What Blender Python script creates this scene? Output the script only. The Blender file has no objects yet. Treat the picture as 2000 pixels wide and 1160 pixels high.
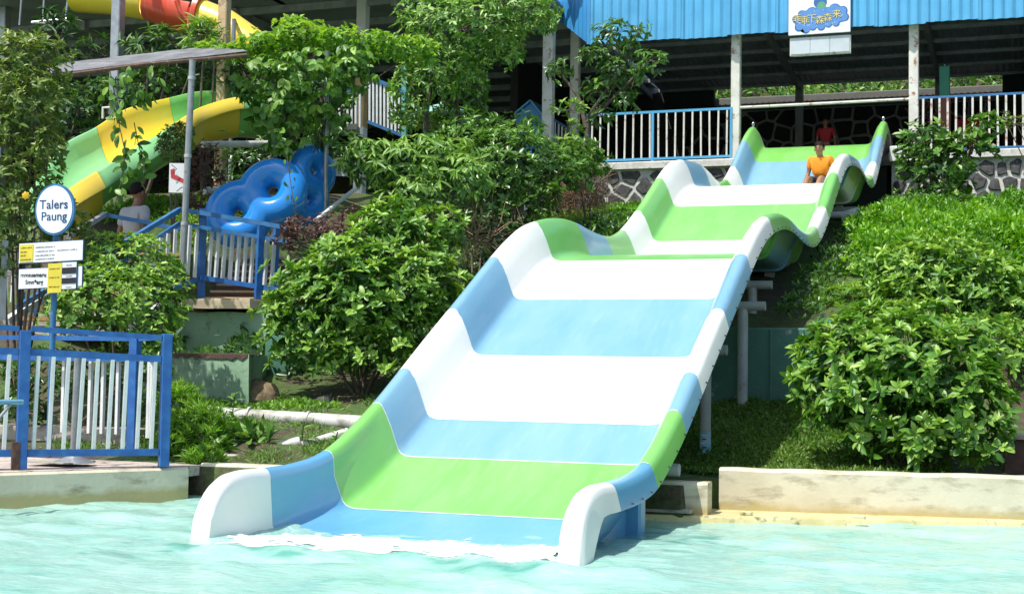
import bpy, math, random
import numpy as np
from mathutils import Vector, Matrix

random.seed(7)
rs = np.random.RandomState(11)
sc = bpy.context.scene
col = sc.collection
# ------------------------------------------------------------------ camera
F = 2800.0
PIT, ROLL, YAW = math.radians(2.8935), math.radians(0.8594), math.radians(19.717)
CAM = np.array([4.0383, -9.5154, 1.2])
_fx = np.array([math.cos(YAW), math.sin(YAW), 0]); _fy = np.array([-math.sin(YAW), math.cos(YAW), 0]); _fz = np.array([0, 0, 1.0])
FWD = math.cos(PIT)*_fy + math.sin(PIT)*_fz
UP0 = -math.sin(PIT)*_fy + math.cos(PIT)*_fz
RIGHT = math.cos(ROLL)*_fx + math.sin(ROLL)*UP0
UPV = -math.sin(ROLL)*_fx + math.cos(ROLL)*UP0
cam_data = bpy.data.cameras.new('camera')
cam = bpy.data.objects.new('camera', cam_data); col.objects.link(cam)
cam.matrix_world = Matrix(((RIGHT[0], UPV[0], -FWD[0], CAM[0]), (RIGHT[1], UPV[1], -FWD[1], CAM[1]), (RIGHT[2], UPV[2], -FWD[2], CAM[2]), (0, 0, 0, 1)))
cam_data.sensor_width = 36; cam_data.lens = F/2000*36; cam_data.clip_end = 600; cam_data.clip_start = 0.1
sc.camera = cam
def at(px, py, X=None, Y=None, Z=None, D=None):
    """world point seen at a pixel of the photograph on a plane of the place (or at distance D)"""
    a, b = (px-1000)/F, -(py-580)/F
    d = FWD + RIGHT*a + UPV*b
    if D is not None: return CAM + d*D
    t = (X-CAM[0])/d[0] if X is not None else (Y-CAM[1])/d[1] if Y is not None else (Z-CAM[2])/d[2]
    return CAM + t*d
# ------------------------------------------------------------------ light
SUN_EL, SUN_AZ = 61.0, 209.0      # direction towards the sun, azimuth measured from +Y clockwise
sc.world = bpy.data.worlds.new('World'); sc.world.use_nodes = True
nt = sc.world.node_tree; nt.nodes.clear()
sky = nt.nodes.new('ShaderNodeTexSky'); sky.sky_type = 'NISHITA'; sky.sun_disc = False
sky.sun_elevation = math.radians(SUN_EL); sky.sun_rotation = math.radians(SUN_AZ); sky.dust_density = 2.0
bg = nt.nodes.new('ShaderNodeBackground'); bg.inputs[1].default_value = 0.15
wo = nt.nodes.new('ShaderNodeOutputWorld'); nt.links.new(sky.outputs[0], bg.inputs[0]); nt.links.new(bg.outputs[0], wo.inputs[0])
sl = bpy.data.lights.new('sun', 'SUN'); sl.energy = 4.4; sl.angle = math.radians(0.5); sl.color = (1, .965, .9)
so = bpy.data.objects.new('sun', sl); col.objects.link(so)
_a, _e = math.radians(SUN_AZ), math.radians(SUN_EL)
sdir = Vector((math.sin(_a)*math.cos(_e), math.cos(_a)*math.cos(_e), math.sin(_e)))
so.rotation_euler = sdir.to_track_quat('Z', 'Y').to_euler(); so.location = (0, 0, 40)
sc.view_settings.view_transform = 'Standard'; sc.view_settings.look = 'None'; sc.view_settings.gamma = 1
sc.view_settings.use_curve_mapping = False; sc.view_settings.exposure = 0.36

# ------------------------------------------------------------------ materials
def new_mat(name):
    m = bpy.data.materials.new(name); m.use_nodes = True
    n = m.node_tree; n.nodes.clear()
    o = n.nodes.new('ShaderNodeOutputMaterial'); p = n.nodes.new('ShaderNodeBsdfPrincipled')
    n.links.new(p.outputs[0], o.inputs[0]); return m, n, p, o
def noise(n, scale, detail=4, rough=.55, coord='Object', vec=None, sx=(1, 1, 1)):
    t = n.nodes.new('ShaderNodeTexNoise'); t.inputs['Scale'].default_value = scale
    t.inputs['Detail'].default_value = detail; t.inputs['Roughness'].default_value = rough
    g = n.nodes.new('ShaderNodeNewGeometry'); mp = n.nodes.new('ShaderNodeMapping'); mp.inputs['Scale'].default_value = sx
    n.links.new(g.outputs['Position'], mp.inputs[0]); n.links.new(mp.outputs[0], t.inputs['Vector']); return t
def ramp(n, src, stops):
    r = n.nodes.new('ShaderNodeValToRGB'); e = r.color_ramp.elements
    while len(e) < len(stops): e.new(.5)
    for i, (p, c) in enumerate(stops): e[i].position = p; e[i].color = (*c, 1) if len(c) == 3 else c
    n.links.new(src, r.inputs[0]); return r
def mixc(n, fac, a, b):
    x = n.nodes.new('ShaderNodeMix'); x.data_type = 'RGBA'
    for k, v in ((0, fac), (6, a), (7, b)):
        if hasattr(v, 'is_linked') or hasattr(v, 'links'): n.links.new(v, x.inputs[k])
        else: x.inputs[k].default_value = v if k == 0 else (*v, 1)
    return x.outputs[2]
def bump(n, p, src, strength, dist=.01):
    b = n.nodes.new('ShaderNodeBump'); b.inputs['Strength'].default_value = strength; b.inputs['Distance'].default_value = dist
    n.links.new(src, b.inputs['Height']); n.links.new(b.outputs[0], p.inputs['Normal'])
def mat(name, c, rough=.5, metal=0, c2=None, s=6, lo=.4, hi=.65, dirt=None, ds=3, dlo=.55, dhi=.75, bmp=0, bs=40, sx=(1, 1, 1), dsx=(1, 1, 1), spec=.5):
    m, n, p, o = new_mat(name)
    p.inputs['Roughness'].default_value = rough; p.inputs['Metallic'].default_value = metal; p.inputs['Specular IOR Level'].default_value = spec
    if c2 is None: c2 = tuple(v*.86 for v in c)
    t = noise(n, s, sx=sx); r = ramp(n, t.outputs[0], [(lo, c), (hi, c2)]); out = r.outputs[0]
    if dirt:
        t2 = noise(n, ds, 7, .65, sx=dsx); r2 = ramp(n, t2.outputs[0], [(dlo, (0, 0, 0)), (dhi, (1, 1, 1))])
        out = mixc(n, r2.outputs[0], out, dirt)
    n.links.new(out, p.inputs['Base Color'])
    if bmp: tb = noise(n, bs, 6); bump(n, p, tb.outputs[0], bmp)
    return m
M = {}
def gel(name, c, c2, rough=.26):
    m, n, p, o = new_mat(name)
    t = noise(n, 1.3, 5, .6, sx=(1.6, .35, .8)); out = ramp(n, t.outputs[0], [(.35, c), (.72, c2)]).outputs[0]
    # scuffs and mineral streaks running down the run of the slide
    t2 = noise(n, 7, 8, .7, sx=(3.2, .25, .6)); r2 = ramp(n, t2.outputs[0], [(.53, (0, 0, 0)), (.76, (.5, .5, .5))])
    out = mixc(n, r2.outputs[0], out, tuple(min(1, v*.65+.22) for v in c))
    t3 = noise(n, 26, 6, .7); r3 = ramp(n, t3.outputs[0], [(.7, (0, 0, 0)), (.8, (.55, .55, .55))])
    out = mixc(n, r3.outputs[0], out, tuple(v*.55+.03 for v in c))
    n.links.new(out, p.inputs['Base Color'])
    rr = n.nodes.new('ShaderNodeMapRange'); rr.inputs[3].default_value = rough-.08; rr.inputs[4].default_value = rough+.22
    n.links.new(t2.outputs[0], rr.inputs[0]); n.links.new(rr.outputs[0], p.inputs['Roughness'])
    p.inputs['Coat Weight'].default_value = .25; p.inputs['Coat Roughness'].default_value = .12
    tb = noise(n, 2.2, 2, .5); bump(n, p, tb.outputs[0], .25, .03)
    return m
M['gel_white'] = gel('gel_white', (.84, .84, .79), (.77, .78, .72), .35)
M['gel_blue'] = gel('gel_blue', (.165, .36, .51), (.23, .42, .55))
M['gel_deep'] = gel('gel_deep', (.10, .34, .57), (.14, .38, .59))
M['gel_green'] = gel('gel_green', (.17, .50, .09), (.24, .55, .15))
M['gel_lime'] = gel('gel_lime', (.28, .54, .19), (.33, .57, .24))
M['gel_yellow'] = gel('gel_yellow', (.80, .59, .03), (.76, .56, .06))
M['gel_red'] = gel('gel_red', (.62, .06, .02), (.55, .08, .03))
M['gel_pale'] = gel('gel_pale', (.28, .62, .27), (.22, .56, .2))
M['blue_paint'] = mat('blue_paint', (.018, .10, .33), .38, c2=(.03, .15, .40), s=9, dirt=(.10, .06, .04), ds=16, dlo=.66, dhi=.72, bmp=.15, bs=60)
M['blue_rail'] = mat('blue_rail', (.03, .13, .32), .42, c2=(.05, .19, .38), s=9, dirt=(.16, .09, .06), ds=13, dlo=.62, dhi=.7)
M['white_paint'] = mat('white_paint', (.70, .71, .69), .45, c2=(.60, .62, .60), s=7, dirt=(.30, .17, .09), ds=15, dlo=.66, dhi=.74, bmp=.1)
M['white_rust'] = mat('white_rust', (.66, .65, .59), .55, c2=(.56, .55, .49), s=4, dirt=(.28, .12, .05), ds=7, dlo=.56, dhi=.66, bmp=.15)
M['grey_pipe'] = mat('grey_pipe', (.42, .44, .44), .45, c2=(.33, .35, .35), s=5, dirt=(.22, .13, .08), ds=9, dlo=.60, dhi=.72)
M['galvanised'] = mat('galvanised', (.38, .40, .41), .38, metal=.55, c2=(.3, .31, .32), s=8, dirt=(.2, .13, .09), ds=10, dlo=.62, dhi=.7)
M['pvc'] = mat('pvc', (.58, .58, .55), .5, c2=(.42, .43, .38), s=5, dirt=(.16, .15, .10), ds=4, dlo=.5, dhi=.7)
M['concrete'] = mat('concrete', (.42, .39, .33), .8, c2=(.30, .28, .23), s=4, dirt=(.10, .09, .07), ds=5, dlo=.55, dhi=.75, bmp=.5, bs=30)
M['pool_wall'] = mat('pool_wall', (.64, .58, .43), .6, c2=(.54, .48, .34), s=2.2, dirt=(.26, .22, .14), ds=3, dlo=.52, dhi=.74, bmp=.3, bs=25, dsx=(1, 1, 3))
def stained_wall():
    m = M['pool_wall']; n = m.node_tree; p = [x for x in n.nodes if x.type == 'BSDF_PRINCIPLED'][0]; src = p.inputs['Base Color'].links[0].from_socket
    g = n.nodes.new('ShaderNodeNewGeometry'); sp = n.nodes.new('ShaderNodeSeparateXYZ'); n.links.new(g.outputs['Position'], sp.inputs[0]); t = noise(n, 5, 5)
    a = n.nodes.new('ShaderNodeMath'); a.operation = 'MULTIPLY_ADD'; n.links.new(t.outputs[0], a.inputs[0]); a.inputs[1].default_value = -.16; n.links.new(sp.outputs[2], a.inputs[2])
    r = ramp(n, a.outputs[0], [(0, (.8, .8, .8)), (.06, (0, 0, 0))]); n.links.new(mixc(n, r.outputs[0], src, (.42, .33, .12)), p.inputs['Base Color'])
stained_wall()
M['pool_ledge'] = mat('pool_ledge', (.60, .54, .29), .5, c2=(.48, .43, .2), s=3, dirt=(.14, .14, .06), ds=8, dlo=.58, dhi=.68, bmp=.3)
M['deck'] = mat('deck', (.50, .42, .36), .8, c2=(.42, .36, .31), s=5, dirt=(.10, .09, .08), ds=7, dlo=.54, dhi=.64, bmp=.5)
M['green_paint'] = mat('green_paint', (.20, .34, .21), .7, c2=(.26, .40, .27), s=2.6, dirt=(.05, .085, .06), ds=5, dlo=.55, dhi=.72, bmp=.5, bs=22)
M['green_worn'] = mat('green_worn', (.055, .16, .115), .7, c2=(.07, .19, .14), s=3, dirt=(.35, .38, .35), ds=6, dlo=.64, dhi=.70, bmp=.5, bs=22)
M['brown_edge'] = mat('brown_edge', (.13, .075, .055), .85, c2=(.08, .05, .04), s=6, bmp=.6, bs=30)
M['soil'] = mat('soil', (.10, .075, .05), .95, c2=(.055, .04, .028), s=7, bmp=.8, bs=40)
M['wood'] = mat('wood', (.40, .25, .12), .75, c2=(.28, .17, .08), s=9, sx=(4, 4, .5), bmp=.4)
M['pillar_tan'] = mat('pillar_tan', (.50, .34, .18), .7, c2=(.56, .45, .30), s=2.5, dirt=(.22, .13, .07), ds=6, dlo=.55, dhi=.68, bmp=.3)
M['stone'] = mat('stone', (.085, .085, .085), .85, c2=(.032, .032, .033), s=9, dirt=(.22, .21, .20), ds=16, dlo=.60, dhi=.72, bmp=1.0, bs=28)
M['stone_shaded'] = mat('stone_shaded', (.016, .017, .018), .9, c2=(.008, .008, .009), s=9, bmp=.6, bs=28)  # darkened copy of the stone, interior shade put into the colour
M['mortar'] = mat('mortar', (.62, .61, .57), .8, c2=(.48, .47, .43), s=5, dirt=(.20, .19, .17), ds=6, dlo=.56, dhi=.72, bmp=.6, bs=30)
M['mortar_shaded'] = mat('mortar_shaded', (.26, .26, .25), .8, c2=(.18, .18, .18), s=5)  # darkened copy of the white mortar, interior shade put into the colour
M['fascia'] = mat('fascia', (.095, .37, .62), .4, c2=(.07, .32, .56), s=1.5, dirt=(.10, .42, .70), ds=3, dlo=.5, dhi=.75, dsx=(1, 1, .2))
M['fascia_dark'] = mat('fascia_dark', (.045, .27, .58), .4, c2=(.04, .24, .52), s=1.5)
M['roof_under'] = mat('roof_under', (.22, .25, .27), .6, c2=(.17, .20, .21), s=2)
M['dark_steel'] = mat('dark_steel', (.30, .31, .31), .55, c2=(.2, .21, .21), s=4)
M['dark_void'] = mat('dark_void', (.03, .032, .032), .9)  # near-black, the darkness of unlit depths put into the colour
M['board_white'] = mat('board_white', (.74, .76, .77), .35, c2=(.70, .72, .73), s=3)
M['panel_grey'] = mat('panel_grey', (.52, .57, .60), .4, c2=(.46, .51, .54), s=3, dirt=(.30, .25, .2), ds=5, dlo=.66, dhi=.75)
M['sign_yellow'] = mat('sign_yellow', (.68, .56, .05), .45)
M['print_yellow'] = mat('print_yellow', (.75, .62, .14), .45)
M['print_blue'] = mat('print_blue', (.045, .14, .40), .45)
M['print_mid'] = mat('print_mid', (.10, .26, .58), .45)
M['print_green'] = mat('print_green', (.10, .34, .20), .45)
M['print_red'] = mat('print_red', (.58, .05, .06), .45)
M['ink_blue'] = mat('ink_blue', (.012, .05, .17), .5)
M['ink'] = mat('ink', (.012, .012, .018), .5)
M['ink_grey'] = mat('ink_grey', (.20, .21, .23), .5)
M['ink_brown'] = mat('ink_brown', (.22, .16, .02), .5)
M['tube_blue'] = mat('tube_blue', (.016, .21, .60), .18, c2=(.02, .24, .63), s=3)
M['skin'] = mat('skin', (.33, .17, .095), .5, c2=(.29, .145, .08), s=8)
M['skin_dark'] = mat('skin_dark', (.22, .10, .055), .5)
M['hair'] = mat('hair', (.008, .007, .006), .75, spec=.2)
M['eye_dark'] = mat('eye_dark', (.02, .012, .01), .3)
M['lip'] = mat('lip', (.22, .07, .055), .5)
M['shirt_orange'] = mat('shirt_orange', (.80, .26, .012), .8, c2=(.74, .23, .01), s=9, bmp=.5, bs=14)
M['shirt_grey'] = mat('shirt_grey', (.36, .37, .39), .85, c2=(.29, .30, .32), s=6, bmp=.7, bs=9)
M['shorts_black'] = mat('shorts_black', (.018, .018, .02), .8, bmp=.4, bs=14)
M['shirt_red'] = mat('shirt_red', (.34, .015, .02), .8)
M['jeans'] = mat('jeans', (.10, .12, .17), .85)
M['trunk'] = mat('trunk', (.13, .10, .075), .85, c2=(.07, .055, .04), s=14, bmp=.8, bs=50)
M['twig_dead'] = mat('twig_dead', (.30, .19, .11), .85, c2=(.20, .12, .07), s=12)
M['foam_old'] = mat('foam', (.86, .90, .88), .6, c2=(.80, .88, .86), s=14, bmp=.9, bs=25)
M['hook'] = mat('hook', (.6, .6, .6), .25, metal=.9)
M['black'] = mat('black', (.012, .012, .012), .6)
M['post_green'] = mat('post_green', (.02, .20, .12), .5, dirt=(.5, .55, .5), ds=5, dlo=.66, dhi=.7)
M['post_red'] = mat('post_red', (.22, .075, .05), .7)
M['turquoise'] = mat('turquoise', (.12, .38, .32), .6, dirt=(.05, .1, .08), ds=5)

def foam_mat():
    m, n, p, o = new_mat('foam'); p.inputs['Base Color'].default_value = (.84, .88, .86, 1); p.inputs['Roughness'].default_value = .5
    a = n.nodes.new('ShaderNodeAttribute'); a.attribute_name = 'tint'; t = noise(n, 22, 6, .7, sx=(.55, 1.3, 1))
    k = n.nodes.new('ShaderNodeMath'); k.operation = 'MULTIPLY_ADD'; n.links.new(t.outputs[0], k.inputs[0]); k.inputs[1].default_value = 1.5; n.links.new(a.outputs['Fac'], k.inputs[2])
    r = ramp(n, k.outputs[0], [(.58, (0, 0, 0)), (.95, (1, 1, 1))])
    n.links.new(r.outputs[0], p.inputs['Alpha']); tb = noise(n, 30, 6); bump(n, p, tb.outputs[0], .7, .02); return m
M['foam'] = foam_mat()
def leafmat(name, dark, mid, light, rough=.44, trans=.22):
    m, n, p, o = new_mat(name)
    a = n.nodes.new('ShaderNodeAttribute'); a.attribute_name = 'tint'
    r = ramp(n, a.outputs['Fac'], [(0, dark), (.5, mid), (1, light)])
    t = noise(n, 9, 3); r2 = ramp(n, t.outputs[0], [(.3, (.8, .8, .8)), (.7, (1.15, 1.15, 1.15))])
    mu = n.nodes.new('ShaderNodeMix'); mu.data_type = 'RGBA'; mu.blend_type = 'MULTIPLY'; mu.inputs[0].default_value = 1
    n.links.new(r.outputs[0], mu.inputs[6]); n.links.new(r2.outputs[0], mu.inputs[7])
    n.links.new(mu.outputs[2], p.inputs['Base Color']); p.inputs['Roughness'].default_value = rough
    tr = n.nodes.new('ShaderNodeBsdfTranslucent'); hs = n.nodes.new('ShaderNodeHueSaturation')
    hs.inputs['Hue'].default_value = .495; hs.inputs['Saturation'].default_value = 1.1; hs.inputs['Value'].default_value = 1.7
    n.links.new(mu.outputs[2], hs.inputs['Color']); n.links.new(hs.outputs[0], tr.inputs[0])
    mx = n.nodes.new('ShaderNodeMixShader'); mx.inputs[0].default_value = trans
    n.links.new(p.outputs[0], mx.inputs[1]); n.links.new(tr.outputs[0], mx.inputs[2]); n.links.new(mx.outputs[0], o.inputs[0])
    return m
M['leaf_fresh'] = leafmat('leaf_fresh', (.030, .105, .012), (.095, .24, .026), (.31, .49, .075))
M['leaf_mid'] = leafmat('leaf_mid', (.022, .08, .012), (.085, .215, .026), (.25, .42, .07))
M['leaf_deep'] = leafmat('leaf_deep', (.014, .048, .012), (.055, .14, .022), (.16, .31, .055), .3, .22)
M['leaf_lime'] = leafmat('leaf_lime', (.05, .15, .015), (.16, .34, .035), (.34, .50, .075), .45, .35)
M['leaf_olive'] = leafmat('leaf_olive', (.035, .07, .012), (.095, .17, .025), (.25, .32, .06), .42)
M['leaf_red'] = leafmat('leaf_red', (.03, .012, .012), (.075, .03, .025), (.15, .07, .05), .5, .2)
M['leaf_hedge'] = leafmat('leaf_hedge', (.045, .15, .012), (.15, .36, .022), (.30, .52, .06), .42, .3)
M['leaf_far'] = leafmat('leaf_far', (.014, .05, .010), (.035, .11, .018), (.12, .24, .035), .5, .25)
M['grass'] = leafmat('grass', (.06, .12, .02), (.11, .24, .03), (.24, .33, .08), .55, .35)

# ------------------------------------------------------------------ objects
def tag(o, label=None, cat=None, group=None, kind=None):
    if label: o['label'] = label
    if cat: o['category'] = cat
    if group: o['group'] = group
    if kind: o['kind'] = kind
    return o
def thing(name, label, cat, loc=(0, 0, 0), group=None):
    o = bpy.data.objects.new(name, None); col.objects.link(o); o.location = tuple(float(v) for v in loc); o.empty_display_size = .1
    return tag(o, label, cat, group)
def link(name, me, parent=None, material=None):
    o = bpy.data.objects.new(name, me); col.objects.link(o)
    if material is not None and not me.materials: me.materials.append(material)
    if parent: o.parent = parent
    return o
def off(parent):
    v = Vector((0, 0, 0))
    while parent: v += parent.location; parent = parent.parent
    return v
class MB:
    def __init__(s): s.v = []; s.f = []; s.m = []; s.mi = 0
    def add(s, vs, fs):
        b = len(s.v); s.v += [tuple(map(float, v)) for v in vs]; s.f += [tuple(i+b for i in f) for f in fs]; s.m += [s.mi]*len(fs)
    def box(s, c, size, R=None):
        R = R or Matrix.Identity(3); hx, hy, hz = [v/2 for v in size]; c = Vector(c)
        s.add([c+R@Vector((x*hx, y*hy, z*hz)) for x in (-1, 1) for y in (-1, 1) for z in (-1, 1)],
              [(0, 1, 3, 2), (4, 6, 7, 5), (0, 4, 5, 1), (2, 3, 7, 6), (0, 2, 6, 4), (1, 5, 7, 3)])
    def bbox(s, c, size, R=None, b=.01):
        """box with bevelled upright and top edges"""
        R = R or Matrix.Identity(3); hx, hy, hz = [v/2 for v in size]; c = Vector(c); L = []
        def ring(ix, z): return [(x, y, z) for x, y in ((-hx+ix, -hy), (hx-ix, -hy), (hx, -hy+ix), (hx, hy-ix), (hx-ix, hy), (-hx+ix, hy), (-hx, hy-ix), (-hx, -hy+ix))]
        r0 = ring(b, -hz); r1 = ring(b, hz-b); r2 = [(x*(1-b/hx), y*(1-b/hy), hz) for x, y, z in r1]
        vs = [c+R@Vector(p) for p in r0+r1+r2]; fs = [tuple(range(7, -1, -1)), tuple(range(16, 24))]
        for k in (0, 8):
            for i in range(8): fs.append((k+i, k+(i+1) % 8, k+8+(i+1) % 8, k+8+i))
        s.add(vs, fs)
    def tube(s, pts, r, n=10, cap=True):
        pts = [Vector(p) for p in pts]; rr = r if isinstance(r, (list, tuple)) else [r]*len(pts)
        vs = []; fs = []; prev = None
        for i, p in enumerate(pts):
            t = (pts[min(i+1, len(pts)-1)]-pts[max(i-1, 0)]).normalized()
            if prev is None: a = t.cross(Vector((0, 0, 1)) if abs(t.z) < .9 else Vector((1, 0, 0))).normalized()
            else: a = (prev - t*prev.dot(t)).normalized()
            prev = a; b = t.cross(a)
            vs += [p+(a*math.cos(2*math.pi*k/n)+b*math.sin(2*math.pi*k/n))*rr[i] for k in range(n)]
        for i in range(len(pts)-1):
            for k in range(n): fs.append((i*n+k, i*n+(k+1) % n, (i+1)*n+(k+1) % n, (i+1)*n+k))
        if cap: fs += [tuple(range(n-1, -1, -1)), tuple(range((len(pts)-1)*n, len(pts)*n))]
        s.add(vs, fs)
    def bar(s, a, b, w, h, up=(0, 0, 1)):
        a, b = Vector(a), Vector(b); d = b-a; L = d.length; d.normalize(); u = Vector(up)
        x = d.cross(u)
        if x.length < 1e-4: x = d.cross(Vector((0, 1, 0)))
        x.normalize(); z = x.cross(d); R = Matrix((x, d, z)).transposed()
        s.box((a+b)/2, (w, L, h), R)
    def prism(s, poly, base, ax, ay, az, d0, d1):
        """polygon in the ax/ay plane extruded along az"""
        n = len(poly); base = Vector(base); ax, ay, az = Vector(ax), Vector(ay), Vector(az)
        vs = [base+ax*x+ay*y+az*d0 for x, y in poly]+[base+ax*x+ay*y+az*d1 for x, y in poly]
        s.add(vs, [tuple(range(n-1, -1, -1)), tuple(range(n, 2*n))]+[(i, (i+1) % n, n+(i+1) % n, n+i) for i in range(n)])
    def grid(s, P):
        a, b = len(P), len(P[0]); s.add([p for r in P for p in r], [(i*b+j, i*b+j+1, (i+1)*b+j+1, (i+1)*b+j) for i in range(a-1) for j in range(b-1)])
    def ball(s, c, r, nu=12, nv=8):
        c = Vector(c); r = (r, r, r) if not isinstance(r, (tuple, list)) else r; P = []
        for i in range(nv+1):
            t = math.pi*i/nv; P.append([(c.x+r[0]*math.sin(t)*math.cos(2*math.pi*j/nu), c.y+r[1]*math.sin(t)*math.sin(2*math.pi*j/nu), c.z+r[2]*math.cos(t)) for j in range(nu+1)])
        s.grid(P)
    def build(s, name, m, parent=None, smooth=False, label=None, kind=None, loc=None):
        o0 = off(parent) if loc is None else Vector(loc)
        me = bpy.data.meshes.new(name); me.from_pydata([(v[0]-o0.x, v[1]-o0.y, v[2]-o0.z) for v in s.v], [], s.f)
        for mm in (m if isinstance(m, (list, tuple)) else [m]): me.materials.append(mm)
        if isinstance(m, (list, tuple)): me.polygons.foreach_set('material_index', s.m)
        if smooth:
            me.polygons.foreach_set('use_smooth', [True]*len(me.polygons))
            if smooth != 'all': me.set_sharp_from_angle(angle=math.radians(42))
        me.update(); o = bpy.data.objects.new(name, me); col.objects.link(o)
        if parent: o.parent = parent
        elif loc is not None: o.location = loc
        if label: o['label'] = label
        if kind: o['kind'] = kind
        return o
def npmesh(name, V, Fc, m, tint=None, smooth=False):
    """fast mesh from numpy arrays; Fc is (n,3) or (n,4)"""
    me = bpy.data.meshes.new(name); k = Fc.shape[1]
    me.vertices.add(len(V)); me.vertices.foreach_set('co', V.astype(np.float32).ravel())
    me.loops.add(Fc.size); me.loops.foreach_set('vertex_index', Fc.astype(np.int32).ravel())
    me.polygons.add(len(Fc)); me.polygons.foreach_set('loop_start', np.arange(0, Fc.size, k, dtype=np.int32))
    if tint is not None:
        a = me.attributes.new('tint', 'FLOAT', 'POINT'); a.data.foreach_set('value', tint.astype(np.float32))
    me.materials.append(m); me.update(calc_edges=True)
    if smooth: me.polygons.foreach_set('use_smooth', np.ones(len(Fc), bool))
    return me
def nz(v): return v/np.maximum(np.linalg.norm(v, axis=-1, keepdims=True), 1e-9)
def frames(P, Dd, N, L, W):
    Dd = nz(Dd); N = nz(N-Dd*(N*Dd).sum(1, keepdims=True)); S = np.cross(Dd, N); return Dd, N, S
def leaf_geo(P, Dd, N, L, W, tint, fold=.25, droop=.12):
    Dd, N, S = frames(P, Dd, N, L, W); L = L[:, None]; W = W[:, None]; n = len(P)
    q = lambda y, w: P+Dd*L*y+S*W*.5*w+N*(W*fold*abs(w)-L*droop*y*y)
    v = np.stack([P, q(.30, .9), q(.30, -.9), q(.68, .80), q(.68, -.80), q(1, 0), q(.5, 0)], 1).reshape(-1, 3)
    b = np.arange(n)[:, None, None]*7
    f = (np.array([[0, 6, 1], [1, 6, 3], [3, 6, 5], [0, 2, 6], [2, 4, 6], [4, 5, 6]])[None]+b).reshape(-1, 3)
    return v, f, np.repeat(tint, 7)
_leafvar = {}
def leaf_variants(mname, aspect, droop):
    key = (mname, round(aspect, 2), round(droop, 2))
    if key not in _leafvar:
        L = []
        for i in range(8):
            w = aspect/2; fo = .22+.1*random.random(); d = droop*(.7+.6*random.random())
            ys = [0, .22, .5, .78, 1.0]; ws = [.02, .72, 1.0, .66, 0]; V = []; Fc = []
            for y, q in zip(ys, ws):
                z = -d*y*y*1.15
                V += [(q*w, y, z+fo*w*q), (0, y, z), (-q*w, y, z+fo*w*q)]
            for k in range(4):
                a = k*3; Fc += [(a, a+1, a+4), (a, a+4, a+3), (a+1, a+2, a+5), (a+1, a+5, a+4)]
            L.append((npmesh('leaf', np.array(V), np.array(Fc), M[mname], np.full(15, (i+.5)/8), True), (i+.5)/8))
        _leafvar[key] = L
    return _leafvar[key]
def put_leaves(parent, mname, P, Dd, N, L, W, tint, droop, nind=300, name='leaf', stuffname='foliage', keepfoc=None):
    """nearest leaves become objects of their own, the rest one joined part"""
    o0 = np.array(off(parent)); depth = (P-CAM)@FWD
    if nind:
        order = np.argsort(depth if keepfoc is None else depth+keepfoc); idx = order[:nind]
        var = leaf_variants(mname, float(np.mean(W/L)), droop); D2, N2, S2 = frames(P, Dd, N, L, W)
        for i in idx:
            k = min(7, max(0, int(tint[i]*8))); me = var[k][0]
            o = bpy.data.objects.new(name, me); col.objects.link(o); o.parent = parent
            s = float(L[i]); p = P[i]-o0
            o.matrix_basis = Matrix([[S2[i][r]*s, D2[i][r]*s, N2[i][r]*s, p[r]] for r in range(3)]+[[0, 0, 0, 1]])
        rest = order[nind:]
    else: rest = np.arange(len(P))
    if len(rest):
        v, f, t = leaf_geo(P[rest], Dd[rest], N[rest], L[rest], W[rest], tint[rest], droop=droop)
        o = link(stuffname, npmesh(stuffname, v-o0, f, M[mname], t), parent)
        o['kind'] = 'stuff'
def lump(d, seed):
    return (np.sin(d[:, 0]*5.1+seed)*np.sin(d[:, 1]*4.3+seed*2.1)*.5+np.sin(d[:, 2]*6.2+seed*3.3+d[:, 0]*3)*.5)
def whorls(blobs, spacing, seed=0, low=-.7, amp=.10):
    r = np.random.RandomState(seed+5); PP = []; NN = []
    for bi, (c, rad) in enumerate(blobs):
        c = np.array(c, float); rad = np.array([rad]*3 if np.isscalar(rad) else rad, float)
        area = 4*math.pi*((rad[0]*rad[1])**1.6+(rad[0]*rad[2])**1.6+(rad[1]*rad[2])**1.6)**(1/1.6)/3**(1/1.6)
        n = int(area/spacing**2); d = nz(r.normal(size=(n, 3))); d = d[d[:, 2] > low]
        rr = 1+amp*lump(d*1.7, bi+seed)+.5*amp*lump(d*4.1, bi*3+seed)+r.normal(size=len(d))*.05-.34*r.random_sample(len(d))**1.8+.16*(r.random_sample(len(d)) < .09)
        P = c+d*rad*rr[:, None]; N = nz(d/rad)
        keep = np.ones(len(P), bool)
        for bj, (c2, r2) in enumerate(blobs):
            if bj != bi: keep &= np.linalg.norm((P-np.array(c2))/np.array([r2]*3 if np.isscalar(r2) else r2), axis=1) > .84
        PP.append(P[keep]); NN.append(N[keep])
    return np.concatenate(PP), np.concatenate(NN)
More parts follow.
